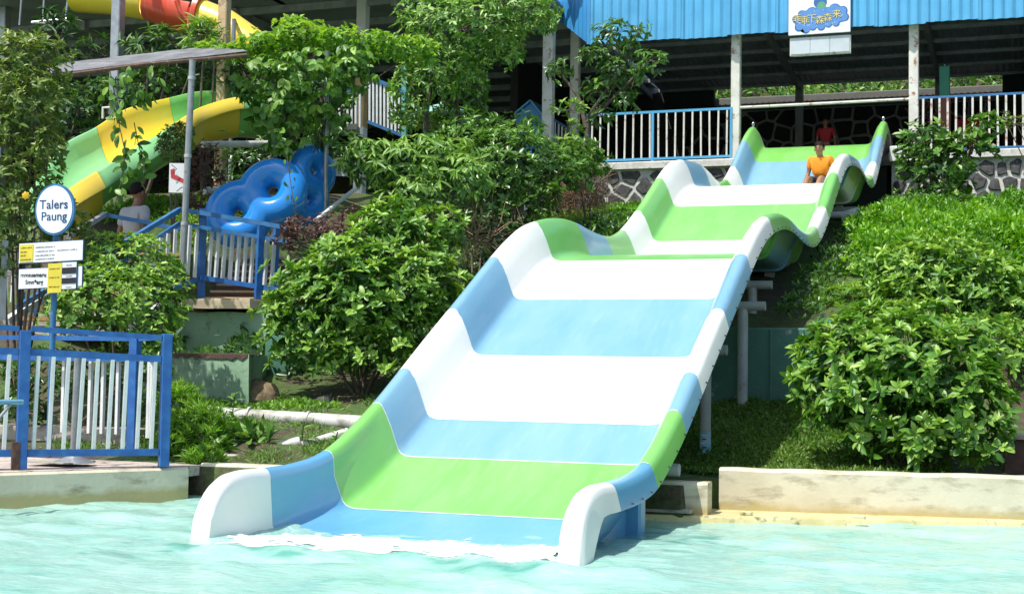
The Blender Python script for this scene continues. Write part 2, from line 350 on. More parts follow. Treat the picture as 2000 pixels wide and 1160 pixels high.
def whorl_leaves(P, N, L, W, k, up=.45, spread=(45, 85), tint0=.35, tvar=.2, seed=0, hang=0.0):
    r = np.random.RandomState(seed+99); n = len(P)
    A = nz(N*(1-up)+np.array([0, 0, up])+r.normal(size=(n, 3))*.22)
    T = nz(np.cross(A, r.normal(size=(n, 3)))); B = np.cross(A, T)
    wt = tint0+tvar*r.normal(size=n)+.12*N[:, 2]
    o = [[], [], [], [], [], []]
    for j in range(k):
        az = 2*math.pi*j/k*1.0+r.normal(size=n)*.35; q = j/k
        th = np.radians(spread[0]+(spread[1]-spread[0])*((j*2) % k)/k+r.normal(size=n)*9)
        d = A*np.cos(th)[:, None]+(T*np.cos(az)[:, None]+B*np.sin(az)[:, None])*np.sin(th)[:, None]
        d = nz(d-np.array([0, 0, hang])); ll = L*(.62+.5*r.random_sample(n))
        young = (((j*2) % k)/k < .3)
        if young: ll = ll*.75
        keep = r.random_sample(n) < .92
        nn = A-d*0+r.normal(size=(n, 3))*.25
        for lst, v in zip(o, (P, d, nn, ll, ll*(W/L)*(.85+.3*r.random_sample(n)), np.clip(wt+(.22 if young else 0)+r.normal(size=n)*.08, 0, 1))): lst.append(v[keep])
    return [np.concatenate(x) for x in o]
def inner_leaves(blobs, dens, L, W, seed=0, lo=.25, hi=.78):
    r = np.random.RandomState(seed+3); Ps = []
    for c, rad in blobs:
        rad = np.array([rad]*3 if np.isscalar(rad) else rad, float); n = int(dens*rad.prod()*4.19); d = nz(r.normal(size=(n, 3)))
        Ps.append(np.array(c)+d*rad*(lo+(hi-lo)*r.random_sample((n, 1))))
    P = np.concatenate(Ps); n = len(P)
    return [P, r.normal(size=(n, 3)), r.normal(size=(n, 3))+np.array([0, 0, 1.2]), L*(.7+.5*r.random_sample(n)), W*(.8+.4*r.random_sample(n)), np.clip(.08+.10*r.normal(size=n), 0, 1)]  # low tint paints the shade inside the bush into these leaves
def branchy(root, base, blobs, r0, seed=0, mname='trunk', tips=None, ntip=40, name='trunk'):
    rr = random.Random(seed); mb = MB(); base = Vector([float(v) for v in base]); ends = []
    for c, rad in blobs:
        c = Vector([float(v) for v in c]); mid = base.lerp(c, .5)+Vector((rr.uniform(-.08, .08), rr.uniform(-.08, .08), .02))
        q = base+Vector((rr.uniform(-r0, r0)*1.5, rr.uniform(-r0, r0)*1.5, -.05))
        mb.tube([q, q.lerp(mid, .5)+Vector((rr.uniform(-.03, .03), rr.uniform(-.03, .03), 0)), mid, c], [r0, r0*.85, r0*.62, r0*.35], 7); ends.append(c)
    o = mb.build(name, M[mname], root, True)
    if tips is not None and len(tips):
        mb = MB(); ii = np.random.RandomState(seed).permutation(len(tips))[:ntip]
        for i in ii:
            t = Vector(tips[i]); e = min(ends, key=lambda c: (c-t).length); m = e.lerp(t, .5)+Vector((0, 0, -.04))
            mb.tube([e, m, t], [r0*.3, r0*.2, r0*.1], 5, False)
        mb.build('branch', M[mname], root, True)['kind'] = 'stuff'
def bush(name, label, cat, base, blobs, mname, L, W, k, spacing, seed, nind=300, up=.45, spread=(45, 85), tint0=.38, tvar=.2, inner=250, droop=.15, low=-.7, amp=.1, hang=0., r0=.02, group=None, ntip=40, stem='stem'):
    root = thing(name, label, cat, base, group)
    P, N = whorls(blobs, spacing, seed, low, amp)
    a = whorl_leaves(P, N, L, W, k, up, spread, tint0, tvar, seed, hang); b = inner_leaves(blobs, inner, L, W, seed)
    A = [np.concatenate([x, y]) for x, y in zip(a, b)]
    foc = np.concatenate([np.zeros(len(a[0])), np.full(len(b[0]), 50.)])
    put_leaves(root, mname, *A, droop=droop, nind=nind, keepfoc=foc)
    branchy(root, base, blobs, r0, seed, tips=P, ntip=ntip, name=stem)
    return root
# ================================================================== the setting
def interp(x, pts):
    a = np.array(pts, float); return np.interp(x, a[:, 0], a[:, 1])
def sm(x, a, b):
    t = np.clip((x-a)/(b-a), 0, 1); return t*t*(3-2*t)
GR = [(1.9, .28), (2.6, .3), (4, .30), (6.2, .85), (6.37, .88), (6.47, 1.62), (8, 2.1), (10, 2.7), (14, 3.42), (18, 3.93), (20.2, 4.2), (21, 5.3), (30, 5.4), (34, 8), (45, 16), (70, 26), (300, 30)]
GL = [(1.9, .28), (4, .72), (5, .85), (6.5, 1.2), (8, 1.7), (10, 2.35), (12, 3.1), (14, 3.6), (16, 4.0), (20.2, 4.7), (21, 5.3), (30, 5.4), (34, 8), (45, 16), (70, 26), (300, 30)]
GF = [(1.9, .28), (4, .7), (5, 1.3), (7, 2.5), (9, 3.5), (12, 4.2), (20.2, 5.0), (21, 5.3), (30, 5.6), (34, 8), (45, 16), (70, 26), (300, 30)]
def ground_z(x, y):
    x, y = np.asarray(x, float), np.asarray(y, float)
    k = sm(x, -1.5, -.2); f = sm(x, -5.6, -8.5)
    z = interp(y, GR)*k+interp(y, GL)*(1-k); z = z*(1-f)+interp(y, GF)*f
    bumpy = sm(y, 2.2, 3.2)*(1-sm(y, 30, 40)*.0)
    return z+bumpy*(.035*np.sin(x*2.3+y*1.1)*np.sin(y*1.9-x*.7)+.02*np.sin(x*6.1+1)*np.sin(y*5.3))
def make_ground():
    ys = np.concatenate([[-120, -60, -30, 1.80], np.linspace(1.86, 21, 190), np.linspace(21.5, 45, 40), [55, 70, 100, 160, 300]])
    xs = np.concatenate([[-260, -120, -60, -35], np.linspace(-22, 8, 220), [12, 20, 40, 90, 260]])
    X, Y = np.meshgrid(xs, ys); Z = ground_z(X, Y); Z[Y < np.where(X > 1.55, np.interp(X, [1.62, 2.9, 4.4, 9, 30], [2.53, 2.71, 2.99, 3.99, 8]), 1.84)] = -1.1
    P = np.stack([X, Y, Z], -1); mb = MB(); mb.grid([[tuple(p) for p in r] for r in P])
    m, n, p, o = new_mat('ground_soil_grass')
    t = noise(n, 1.1, 6, .65); t2 = noise(n, 14, 5, .7)
    a = ramp(n, t2.outputs[0], [(.3, (.045, .032, .022)), (.7, (.12, .09, .055))]).outputs[0]
    b = ramp(n, t2.outputs[0], [(.3, (.035, .075, .014)), (.7, (.10, .17, .035))]).outputs[0]
    mk = ramp(n, t.outputs[0], [(.42, (0, 0, 0)), (.56, (1, 1, 1))]).outputs[0]
    n.links.new(mixc(n, mk, a, b), p.inputs['Base Color']); p.inputs['Roughness'].default_value = .95
    bump(n, p, t2.outputs[0], 1, .05)
    o = mb.build('ground', m, None, 'all'); o['kind'] = 'structure'
make_ground()

WG = {}
def water_z(x, y):
    i = int(np.clip(np.searchsorted(WG['x'], x), 1, len(WG['x'])-1)); j = int(np.clip(np.searchsorted(WG['y'], y), 1, len(WG['y'])-1)); u = (x-WG['x'][i-1])/(WG['x'][i]-WG['x'][i-1]); v = (y-WG['y'][j-1])/(WG['y'][j]-WG['y'][j-1]); z = WG['z']
    return float(z[j-1, i-1]*(1-u)*(1-v)+z[j-1, i]*u*(1-v)+z[j, i-1]*(1-u)*v+z[j, i]*u*v)
def make_water():
    ys = np.concatenate([np.linspace(-40, -9, 24), np.linspace(-8.8, -3, 110), np.linspace(-2.96, 3.0, 190)])
    xs = np.concatenate([np.linspace(-40, -12, 16), np.linspace(-11.9, 7, 420), np.linspace(7.3, 40, 16)])
    X, Y = np.meshgrid(xs, ys); r = np.random.RandomState(4); Z = np.zeros_like(X)
    for i in range(60):
        lam = 10**r.uniform(-.95, .05); k = 2*math.pi/lam; th = r.normal(1.35, .75); ph = r.uniform(0, 6.28)
        wx = X+.12*np.sin(Y*2.1+i); wy = Y+.12*np.sin(X*1.7+2*i)
        Z += .0031*lam**.85*np.sin(k*(wx*math.cos(th)+wy*math.sin(th))+ph)
    near = np.exp(-((X-.1)/1.9)**4)
    yc = -1.22+.10*np.sin(X*2.1+.5)
    Z += near*(.040*np.exp(-((Y-yc)/.14)**2)-.035*np.exp(-((Y-yc+.30)/.16)**2)+.022*np.exp(-((Y-yc+.68)/.2)**2))
    Z += near*.012*np.sin(X*14+Y*9)*np.exp(-((Y+1.1)/.5)**2)
    Z -= .03*sm(Y, -.85, -.3)*((np.abs(X) < 1.12))*1.0
    WG.update(x=xs, y=ys, z=Z)
    m, n, p, o = new_mat('pool_water_surface')
    t = noise(n, 1.3, 7, .66, sx=(.7, 1.8, 1)); t2 = noise(n, 9, 6, .65, sx=(.5, 1.8, 1))
    c = ramp(n, t.outputs[0], [(.27, (.12, .34, .27)), (.42, (.25, .49, .41)), (.55, (.32, .54, .465)), (.70, (.40, .59, .52))]).outputs[0]  # darkest teal end paints dark wave reflections into the water colour
    w = ramp(n, t2.outputs[0], [(.54, (0, 0, 0)), (.76, (.6, .6, .6))]).outputs[0]
    c = mixc(n, w, c, (.58, .69, .64)); refl_attr = n.nodes.new('ShaderNodeAttribute'); refl_attr.attribute_name = 'tint'; c = mixc(n, refl_attr.outputs['Fac'], c, (.07, .30, .235)); n.links.new(c, p.inputs['Base Color'])
    p.inputs['Roughness'].default_value = .07; p.inputs['IOR'].default_value = 1.33
    tb = noise(n, 13, 7, .65, sx=(.6, 1.5, 1)); bump(n, p, tb.outputs[0], .6, .03)
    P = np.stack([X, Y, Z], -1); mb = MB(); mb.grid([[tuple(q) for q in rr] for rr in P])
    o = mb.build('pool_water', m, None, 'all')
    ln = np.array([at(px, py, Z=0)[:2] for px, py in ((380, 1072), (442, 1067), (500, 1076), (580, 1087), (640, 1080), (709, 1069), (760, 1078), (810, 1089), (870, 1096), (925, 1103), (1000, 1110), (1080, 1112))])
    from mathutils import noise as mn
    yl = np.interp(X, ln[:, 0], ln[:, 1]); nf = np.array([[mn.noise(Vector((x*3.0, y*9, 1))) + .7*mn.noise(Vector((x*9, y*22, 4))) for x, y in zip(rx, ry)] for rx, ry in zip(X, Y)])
    ins = sm(X, -1.5, -1.1)*(1-sm(X, 1.2, 1.7)); dark_refl = ins*np.clip((.75+.9*nf)*np.exp(-((Y-yl+.05)/.07)**2)+nf*.5*np.exp(-((Y-yl+.1)/.2)**2)-.1, 0, 1)  # dark wave reflections painted as teal streaks, here and beside the slide
    rt = sm(X, 1.15, 1.35)*(1-sm(X, 1.9, 2.4))*np.exp(-((Y-.55)/.75)**2); dark_refl = dark_refl+rt*np.clip(nf*2.2-.15, 0, 1)+np.clip(nf-.62, 0, 1)*1.2*sm(Y, -6, -2)
    a_ = o.data.attributes.new('tint', 'FLOAT', 'POINT'); a_.data.foreach_set('value', np.clip(dark_refl, 0, .85).astype(np.float32).ravel()); o['kind'] = 'structure'
make_water()

# ------------------------------------------------------------------ pool edge
def wall_run(name, pts, z0, z1, th, m, label=None, cat='wall', cap=None, bev=.02, kind=None):
    """wall following a plan polyline, thickness to the rear"""
    t = thing(name, label, cat, (pts[0][0], pts[0][1], z0)) if label else None
    n = len(pts); mb = MB(); rows = []
    for i, (x, y) in enumerate(pts):
        a = Vector(pts[max(i-1, 0)]); b = Vector(pts[min(i+1, n-1)]); d = (b-a).normalized(); nn = Vector((-d.y, d.x))
        w = .006*math.sin(i*2.1); zz = z1[i] if isinstance(z1, (list, tuple)) else z1
        rows.append([(x, y, z0), (x+nn.x*w, y+nn.y*w, (z0+zz)/2), (x, y, zz-bev), (x+nn.x*bev, y+nn.y*bev, zz+.3*w), (x+nn.x*(th-bev), y+nn.y*(th-bev), zz), (x+nn.x*th, y+nn.y*th, zz-bev), (x+nn.x*th, y+nn.y*th, z0)])
    mb.grid(rows); k = len(rows[0])
    mb.f.append(tuple(range(k))); mb.m.append(0); mb.f.append(tuple(range((n-1)*k, n*k))[::-1]); mb.m.append(0)
    return mb.build('face' if t else name, m, t, True)
def lerp_pts(a, b, n): return [(a[0]+(b[0]-a[0])*i/n, a[1]+(b[1]-a[1])*i/n) for i in range(n+1)]
bL, bC = at(0, 992, Z=0), at(367, 975, Z=0)
def struct(o): o['kind'] = 'structure'; return o
far = (bL[0]-(bC[0]-bL[0])*3, bL[1]-(bC[1]-bL[1])*3)
wl = wall_run('pool_edge_wall', lerp_pts(far, (bC[0], bC[1]), 24), -.6, .285, .16, M['pool_wall'], 'cream pool edge wall under the blue and white fence at left', 'wall')
# deck slab on top, behind the wall
mb = MB(); dpts = [(far[0], far[1]), (bC[0], bC[1]), (-3.02, 2.6), (-3.6, 3.1), (-16, 3.1), (-16, far[1])]
mb.prism([(x-.03, y+.03) if y < 2.5 else (x, y) for x, y in dpts], (0, 0, 0), (1, 0, 0), (0, 1, 0), (0, 0, 1), .20, .291)
d = mb.build('deck', M['deck'], None, True); d['kind'] = 'structure'
# far pool wall passing behind and under the slide, then the taller right-hand wall
wall_run('pool_wall', lerp_pts((-3.02, 1.86), (1.62, 1.98), 20), -.6, .31, .2, M['pool_wall'], 'low stained cream wall along the pool behind the slide end', 'wall')
RW = [(1.62, 2.44), (2.2, 2.52), (2.9, 2.62), (3.6, 2.74), (4.4, 2.9), (6, 3.25), (9, 3.9)]
RW2 = []
for i in range(len(RW)-1): RW2 += lerp_pts(RW[i], RW[i+1], 4)[:-1]
wall_run('pool_wall', RW2+[RW[-1]], -.3, [.40+.004*math.sin(i*1.7) for i in range(len(RW2)+1)], .22, M['pool_wall'], 'tall cream pool wall below the big green bush at right', 'wall')
mb = MB(); rows = []
for i in range(24):
    x = 1.02+i*.34; yf = float(np.interp(x, [1.0, 2.0, 3.0, 4.0, 9], [1.70, 2.02, 2.42, 2.78, 3.7]))+.015*math.sin(i*1.9); yb = float(np.interp(x, [p[0] for p in RW], [p[1] for p in RW]))+.05
    rows.append([(x, yf, -.5), (x, yf, .03), (x, yf+.02, .052), (x, yb, .058)])
mb.grid(rows); o = mb.build('pool_ledge', M['pool_ledge'], None, True); o['kind'] = 'structure'
for px, py in ((1460, 1000), (1680, 1008)):
    q = at(px, py, Z=.07); mb = MB(); mb.bbox((q[0], q[1]-.06, .072), (.10, .05, .03), b=.01)
    tag(mb.build('inlet_cap', M['pool_ledge'], None, loc=(q[0], q[1], .06)), 'small yellow cap on the ledge, '+('nearer the slide' if px < 1500 else 'below the middle of the big bush'), 'cap', 'yellow caps on the pool ledge')

# ================================================================== water slide
SR = np.array([(-.87, -.10), (-.86, .05), (-.81, .20), (-.72, .32), (-.58, .405), (-.40, .438), (-.1, .44), (.1, .44), (.5, .45), (1.0, .51), (1.5, .68), (2, .90), (2.6, 1.21), (3.2, 1.53), (3.76, 1.82), (4.35, 2.13), (4.9, 2.42), (5.4, 2.66), (5.78, 2.81), (6.2, 2.92), (6.7, 3.01), (7.2, 3.06), (7.8, 3.065), (8.4, 3.03), (8.95, 3.02), (9.5, 3.06), (10, 3.18), (10.45, 3.35), (10.93, 3.57), (11.7, 3.96), (12.3, 4.27), (12.8, 4.50), (13.3, 4.65), (13.9, 4.745), (14.5, 4.80), (15.1, 4.83), (15.7, 4.80), (16.3, 4.745), (16.9, 4.76), (17.45, 4.89), (18.1, 5.20), (18.9, 5.68), (19.5, 6.02), (19.95, 6.24), (20.33, 6.36), (20.6, 6.30), (20.85, 6.12), (21.1, 5.98), (21.6, 5.95)])
def catmull(x, T):
    x = np.atleast_1d(x).astype(float); X, Y = T[:, 0], T[:, 1]; m = np.gradient(Y, X)
    i = np.clip(np.searchsorted(X, x)-1, 0, len(X)-2); h = X[i+1]-X[i]; t = np.clip((x-X[i])/h, 0, 1)
    return (2*t**3-3*t**2+1)*Y[i]+(t**3-2*t**2+t)*h*m[i]+(-2*t**3+3*t**2)*Y[i+1]+(t**3-t**2)*h*m[i+1]
def rim_z(s): return catmull(s, SR)
def floor_z(s):
    s = np.atleast_1d(s).astype(float); z = rim_z(s)-.46
    lo = np.interp(s, [-.87, -.3, 0, .5, 1.0, 1.5], [-.16, -.06, -.03, .0, .05, .22]); z = np.where(s < 1.5, lo, z)
    return np.where(s > 20.2, np.minimum(5.9, z), z)
def xsec(s):
    zr = float(rim_z(s)[0]); zf = float(floor_z(s)[0]); H = zr-zf; fd = .19
    if s < -.45: fd = .19+(-.45-s)*.8
    w = lambda t: -H+H*t
    h = [(0, -H), (.5, -H), (.98, -H), (1.035, -H+.006), (1.075, -H+.022), (1.102, -H+.05), (1.12, -H+.09), (1.18, w(.55)), (1.232, w(.80)), (1.262, -.055), (1.28, -.022), (1.305, -.004), (1.335, 0), (1.37, -.008), (1.395, -.03), (1.41, -.065), (1.445, -fd)]
    wf = 1+float(np.interp(s, [0, 1.03, 2.1], [.135, .06, 0])); h = [(min(x*wf, 1.262-.03*max(0, -.055-z)/.4) if .9 < x < 1.25 and wf > 1 else x, z) for x, z in h]
    if H < .3: h = [(x, max(-H, min(0, z))) if i < 12 else (x, z) for i, (x, z) in enumerate(h)]
    return zr, h
def ring(s, thick=.016):
    zr, h = xsec(s); full = [(-x, z) for x, z in h[:0:-1]]+h; n = len(full); outp = []
    for i, (x, z) in enumerate(full):
        a = full[max(i-1, 0)]; b = full[min(i+1, n-1)]; dx, dz = b[0]-a[0], b[1]-a[1]; l = math.hypot(dx, dz) or 1
        outp.append((x+dz/l*thick, z-dx/l*thick))
    return [(x, s, zr+z) for x, z in full], [(x, s, zr+z) for x, z in outp]
slide = thing('water_slide', 'wide wavy water slide with green, blue and white bands running down to the pool', 'water slide', (0, 0, 0))
SEC = [(-.87, 0, 'gel_white'), (0, 1.03, 'gel_deep'), (1.03, 1.98, 'gel_green'), (1.98, 2.58, 'gel_blue'), (2.58, 3.72, 'gel_white'), (3.72, 4.87, 'gel_blue'), (4.87, 6.19, 'gel_white'), (6.19, 7.70, 'gel_green'), (7.70, 8.99, 'gel_blue'), (8.99, 10.05, 'gel_lime'), (10.05, 10.92, 'gel_white'), (10.92, 12.20, 'gel_green'), (12.20, 13.67, 'gel_white'), (13.67, 15.07, 'gel_blue'), (15.07, 16.4, 'gel_white'), (16.4, 17.4, 'gel_green'), (17.4, 18.15, 'gel_white'), (18.15, 19.31, 'gel_blue'), (19.31, 20.36, 'gel_green'), (20.36, 21.6, 'gel_white')]
names = {'gel_white': 'white', 'gel_deep': 'deep blue', 'gel_green': 'green', 'gel_blue': 'light blue', 'gel_lime': 'pale green'}
for s0, s1, mm in SEC:
    n = max(3, int((s1-s0)/.11)) if s0 >= 0 else 16
    ss = np.linspace(s0+.0025, s1-.0025, n+1); A = [ring(s) for s in ss]; mb = MB()
    mb.grid([a[0] for a in A]); k = len(A[0][0])
    mb.grid([a[1][::-1] for a in A])
    for e in (0, -1):   # end caps: lips between the two skins
        mb.grid([A[e][0], A[e][1]] if e else [A[e][1], A[e][0]])
    for j in (0, k-1): mb.grid([[a[0][j] for a in A], [a[1][j] for a in A]])
    mb.build('slide_section', M[mm], slide, True, label=names[mm]+' moulded slide section')
    # bolted collar under each joint
    if 1 < s1 < 20:
        zr, h = xsec(s1); P = []
        for dx in (-.02, .02):
            zz, hh = xsec(s1+dx); _, ou = ring(s1+dx, .018); _, o2 = ring(s1+dx, .05); q = slice(5, -5); P.append((ou[q], o2[q]))
        mb = MB(); mb.grid([P[0][0], P[0][1], P[1][1], P[1][0]]); mb.build('joint_flange', M[mm], slide)
for s1 in (1.03, 1.98, 2.58):
    P = []
    for dx in (-.005, .005): P.append([(x, y, z+.0025) for x, y, z in ring(s1+dx, .0)[0]][3:-3])
    mb = MB(); mb.grid(P); mb.build('seam_sealant', M['board_white'], slide)
mb = MB()
for s in np.arange(.3, 20.2, .27):
    zr, h = xsec(s)
    for sg in (1, -1): mb.ball((sg*1.446, s, zr-.165), .009, 6, 4)
mb.build('rim_bolt', M['stone'], slide)['kind'] = 'stuff'
for sg, lab in ((-1, 'left'), (1, 'right')):
    s = 20.33; z = float(rim_z(s)[0]); mb = MB(); c = Vector((sg*1.33, s, z+.07))
    mb.tube([c+Vector((.02*math.cos(a), 0, .03*math.sin(a)-.015)) for a in np.linspace(0, 2*math.pi, 13)], .011, 6, False); mb.tube([(sg*1.33, s, z-.01), (sg*1.33, s, z+.04)], .016, 6)
    mb.build('lifting_eye', M['hook'], slide, True)
# deep blue foot under the lower right flange
mb = MB(); mb.bbox((1.27, 1.02, .02), (.13, .16, .62), b=.02); mb.bbox((1.2, .55, .07), (.05, .9, .2), b=.01); mb.build('foot', M['gel_deep'], slide, True)

# steel supports: a post, a cross pipe and saddle plates each
def frame(Y, zt, zb, xs, Xr, label, r=.054, br=.052, cap=True, post_r=None):
    t = thing('slide_support', label, 'support', (xs[-1], Y, zb), 'steel supports under the slide')
    mb = MB(); mb.tube([(-1.25, Y, zt), (Xr, Y, zt)], br, 14); mb.build('cross_pipe', M['grey_pipe'], t, True)
    for x in xs:
        mb = MB(); mb.tube([(x, Y, zb), (x, Y, zt-br*.6)], post_r or r, 14); mb.build('post', M['grey_pipe'], t, True)
    for x in (-.9, .9):
        mb = MB(); ft = float(min(floor_z(Y-.12)[0], floor_z(Y+.12)[0]))-.05
        mb.box((x, Y, (zt+ft)/2), (.12, .10, max(.02, ft-zt))); mb.build('saddle', M['grey_pipe'], t)
    return t
q = at(1377, 920, Y=4.4); xr = at(1420, 677, Y=4.4)
fr = frame(4.4, 1.42, .20, [-.9, q[0]], xr[0], 'grey support post nearest the pool, with a faded blue sticker low on it')
mb = MB(); mb.tube([(q[0], 4.4, .36), (q[0], 4.4, .62)], .0565, 14, False); mb.build('sticker', mat('sticker', (.18, .50, .62), .5, c2=(.5, .6, .62), s=12), fr, True)
for k in range(6):
    mb = MB(); mb.bbox((q[0]+random.uniform(-.02, .02), 4.341, .39+.04*k), (.04, .006, .012), b=.002); mb.build('sticker_line', M['board_white'] if k % 2 else M['ink_blue'], fr)
q = at(1453, 790, Y=6.2)
frame(6.1, 1.93, .84, [-.9, q[0]], at(1495, 600, Y=6.1)[0], 'grey rusting support post in front of the dark green wall', post_r=.058)
frame(7.4, 2.24, 1.9, [-.9, 1.0], at(1508, 558, Y=7.4)[0], 'short grey cross pipe and stub post just behind the tall rusting post')
frame(9.2, 2.35, 2.3, [-.9, 1.34], 1.2, 'slim grey support post under the green dip of the slide', r=.05)
frame(12.6, 3.62, 3.0, [-.9, 1.0], 1.42, 'pale cross pipe half hidden in shade under the second hump')
frame(16.6, 4.15, 3.8, [-.9, 1.0], 1.2, 'support in deep shade under the uppermost dip of the slide')
t = frame(2.05, .40, .06, [1.15, -1.0], at(1327, 920, Y=2.05)[0], 'thick pale outlet pipe and stub post beside the slide end', r=.06, br=.052)
mb = MB(); mb.bbox((1.30, 1.98, .085), (.42, .26, .03), b=.008); mb.build('base_plate', M['concrete'], t)
mb = MB(); mb.tube([(1.32, 1.93, .10), (1.32, 1.93, .17), (1.42, 1.93, .17), (1.42, 1.93, .10)], .012, 8); mb.build('handle', M['grey_pipe'], t, True)

# foam boiling over the end of the slide
def make_foam():
    from mathutils import noise as mn
    xs = np.linspace(-1.24, 1.34, 330); ys = np.linspace(-1.62, .7, 270); mb = MB(); idx = {}
    def nfn(x, y, f, z=0): return mn.noise(Vector((x*f, y*f, z)))
    V_ = np.zeros((len(xs), len(ys))); tl = []; ok = np.zeros((len(xs), len(ys)), bool); Z = np.zeros_like(ok, float)
    for i, x in enumerate(xs):
        for j, y in enumerate(ys):
            d = (y-(-.36+.14*(x/1.2)**2*(1 if x > 0 else -.5)))/.40 if y > -.36 else (-.66-y)/.46
            e = max(0, (abs(x-.05)-1.12)/.12)
            v = 1-max(0, d)-e+.75*nfn(x*.8, y*1.5, 3.1)+.6*nfn(x, y*1.8, 9, 5)+.2*nfn(x, y*2.2, 28, 9)
            V_[i, j] = v-.38; ok[i, j] = v > .0 and not (abs(x) > 1.19 and y > -.7)
            base = max(water_z(x, y), float(floor_z(y)[0]) if abs(x) < 1.15 else -1)+.004
            Z[i, j] = base+.028*max(0, v-.5)+.018*abs(nfn(x, y, 13, 2))*max(0, min(1, (v-.35)*3))
    for i in range(len(xs)-1):
        for j in range(len(ys)-1):
            if ok[i, j] and ok[i+1, j] and ok[i, j+1] and ok[i+1, j+1]:
                c = []
                for a, b in ((i, j), (i+1, j), (i+1, j+1), (i, j+1)):
                    if (a, b) not in idx: idx[a, b] = len(mb.v); mb.v.append((xs[a], ys[b], Z[a, b])); tl.append(V_[a, b])
                    c.append(idx[a, b])
                mb.f.append(tuple(c)); mb.m.append(0)
    o = mb.build('foam', M['foam'], None, 'all'); at_ = o.data.attributes.new('tint', 'FLOAT', 'POINT'); at_.data.foreach_set('value', np.array(tl, dtype=np.float32)); tag(o, 'white foam and thin sheets of water spilling off the slide end into the pool', 'foam', kind='stuff')
make_foam()

# ================================================================== pavilion
FL = 5.65
pav = thing('pavilion', 'open pavilion with blue corrugated eaves and white posts at the top of the slide', 'pavilion', (0, 20.3, FL))
def corr_sheet(name, m, a, b, z0, z1, parent, pitch=.2, amp=.034, jag=0):
    a, b = Vector((a[0], a[1], 0)), Vector((b[0], b[1], 0)); d = b-a; L = d.length; d.normalize(); nrm = Vector((d.y, -d.x, 0)); n = int(round(L/pitch))*6; lo = []; hi = []
    for i in range(n+1):
        u = i*L/n; ph = (u/pitch) % 1; hgt = amp*(1 if ph < .32 else (0 if ph > .5 and ph < .82 else (1-(ph-.32)/.18 if ph <= .5 else (ph-.82)/.18)))
        p = a+d*u+nrm*hgt; zz = z0+jag*math.sin(a.x*3+1); lo.append((p.x, p.y, zz)); hi.append((p.x, p.y, z1))
    mb = MB(); mb.grid([lo, hi]); back = [[(x+(-nrm.x)*.004, y-nrm.y*.004, z) for x, y, z in r] for r in (hi, lo)]; mb.grid(back)
    return mb.build(name, m, parent)
x = -4.83; k = 0
while x < 9:
    corr_sheet('fascia_sheet', M['fascia'], (x, 19.98-.012*(k % 2)), (x+1.02, 19.98-.012*(k % 2)), 8.245, 9.75, pav, jag=.012); x += 1.0; k += 1
c0 = np.array([-4.83, 19.98]); c1 = at(1105, 38, Y=21.0); c2 = at(1062, 38, Y=21.4)
dd = (c1[:2]-c0)
mb = MB(); N = 24; rr = [[], []]
for i in range(N+1):
    u = i/N; p = c0+(c2[:2]-c0)*u; uu = min(1, u*1.45); zb = 8.245+(c1[2]-8.245)*uu; am = .02*(i % 2)
    rr[0].append((p[0]-am*.5, p[1]-am, zb)); rr[1].append((p[0]-am*.5, p[1]-am, 9.75))
mb.grid(rr); mb.build('side_fascia', M['fascia_dark'], pav)
mb = MB(); mb.box((-4.85, 19.96, 9.0), (.07, .05, 1.5)); mb.build('corner_flashing', M['fascia_dark'], pav)
mb = MB(); mb.box((2, 19.97, 9.72), (13.7, .06, .1)); mb.build('ridge_cap', M['print_green'], pav)
def pillar(px, ytop, ybot, Y, w, m, parent=pav, zt=9.3):
    q = at(px, ybot, Y=Y); mb = MB(); mb.bbox((q[0], Y, (FL-.2+zt)/2), (w, w, zt-FL+.2), b=.015); return mb.build('pillar', m, parent)
for px in (1070, 1437, 1785): pillar(px, 0, 270, 20.3, .19 if px > 1400 else .23, M['white_rust'])
pillar(1122, 0, 270, 21.6, .2, M['white_rust'])
for px in (1250, 1610, 1960): 
    pass
# roof: sheets on purlins on rafters
for i in range(14):
    xa = -5.6+i*1.05; mb = MB(); P = []
    for j in range(22):
        u = j/21*1.09; am = .025 if (j % 3) == 0 else 0
        P.append([(xa+u, 20.0, 9.62+am), (xa+u, 29.6, 9.06+am)])
    mb.grid(P); mb.build('roof_sheet', M['roof_under'], pav)
for i, y in enumerate(np.linspace(20.4, 29.4, 9)):
    mb = MB(); mb.box((1.5, y, 9.62-(y-20)*.052-.07), (14.6, .07, .10)); mb.build('purlin', M['dark_steel'], pav)
for px in (1070, 1437, 1785, 2010):
    X = at(px, 270, Y=20.3)[0]; mb = MB(); mb.bar((X, 20.35, 9.42), (X, 29.5, 8.93), .1, .16); mb.build('rafter', M['dark_steel'], pav)
for X in (-1.71, 1.93, 5.6):
    mb = MB(); mb.box((X, 29.4, 7.3), (.2, .2, 3.6)); mb.build('rear_post', M['dark_steel'], pav)
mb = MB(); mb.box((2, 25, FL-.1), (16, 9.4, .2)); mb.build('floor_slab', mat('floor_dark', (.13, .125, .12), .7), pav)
# pipe rail between the posts over the slide mouth
X0, X1 = at(1437, 214, Y=20.25)[0], at(1785, 203, Y=20.25)[0]
mb = MB(); mb.tube([(X0+.09, 20.25, 6.77), (X1-.09, 20.25, 6.78)], .028, 8); mb.build('cross_rail', M['white_rust'], pav, True)
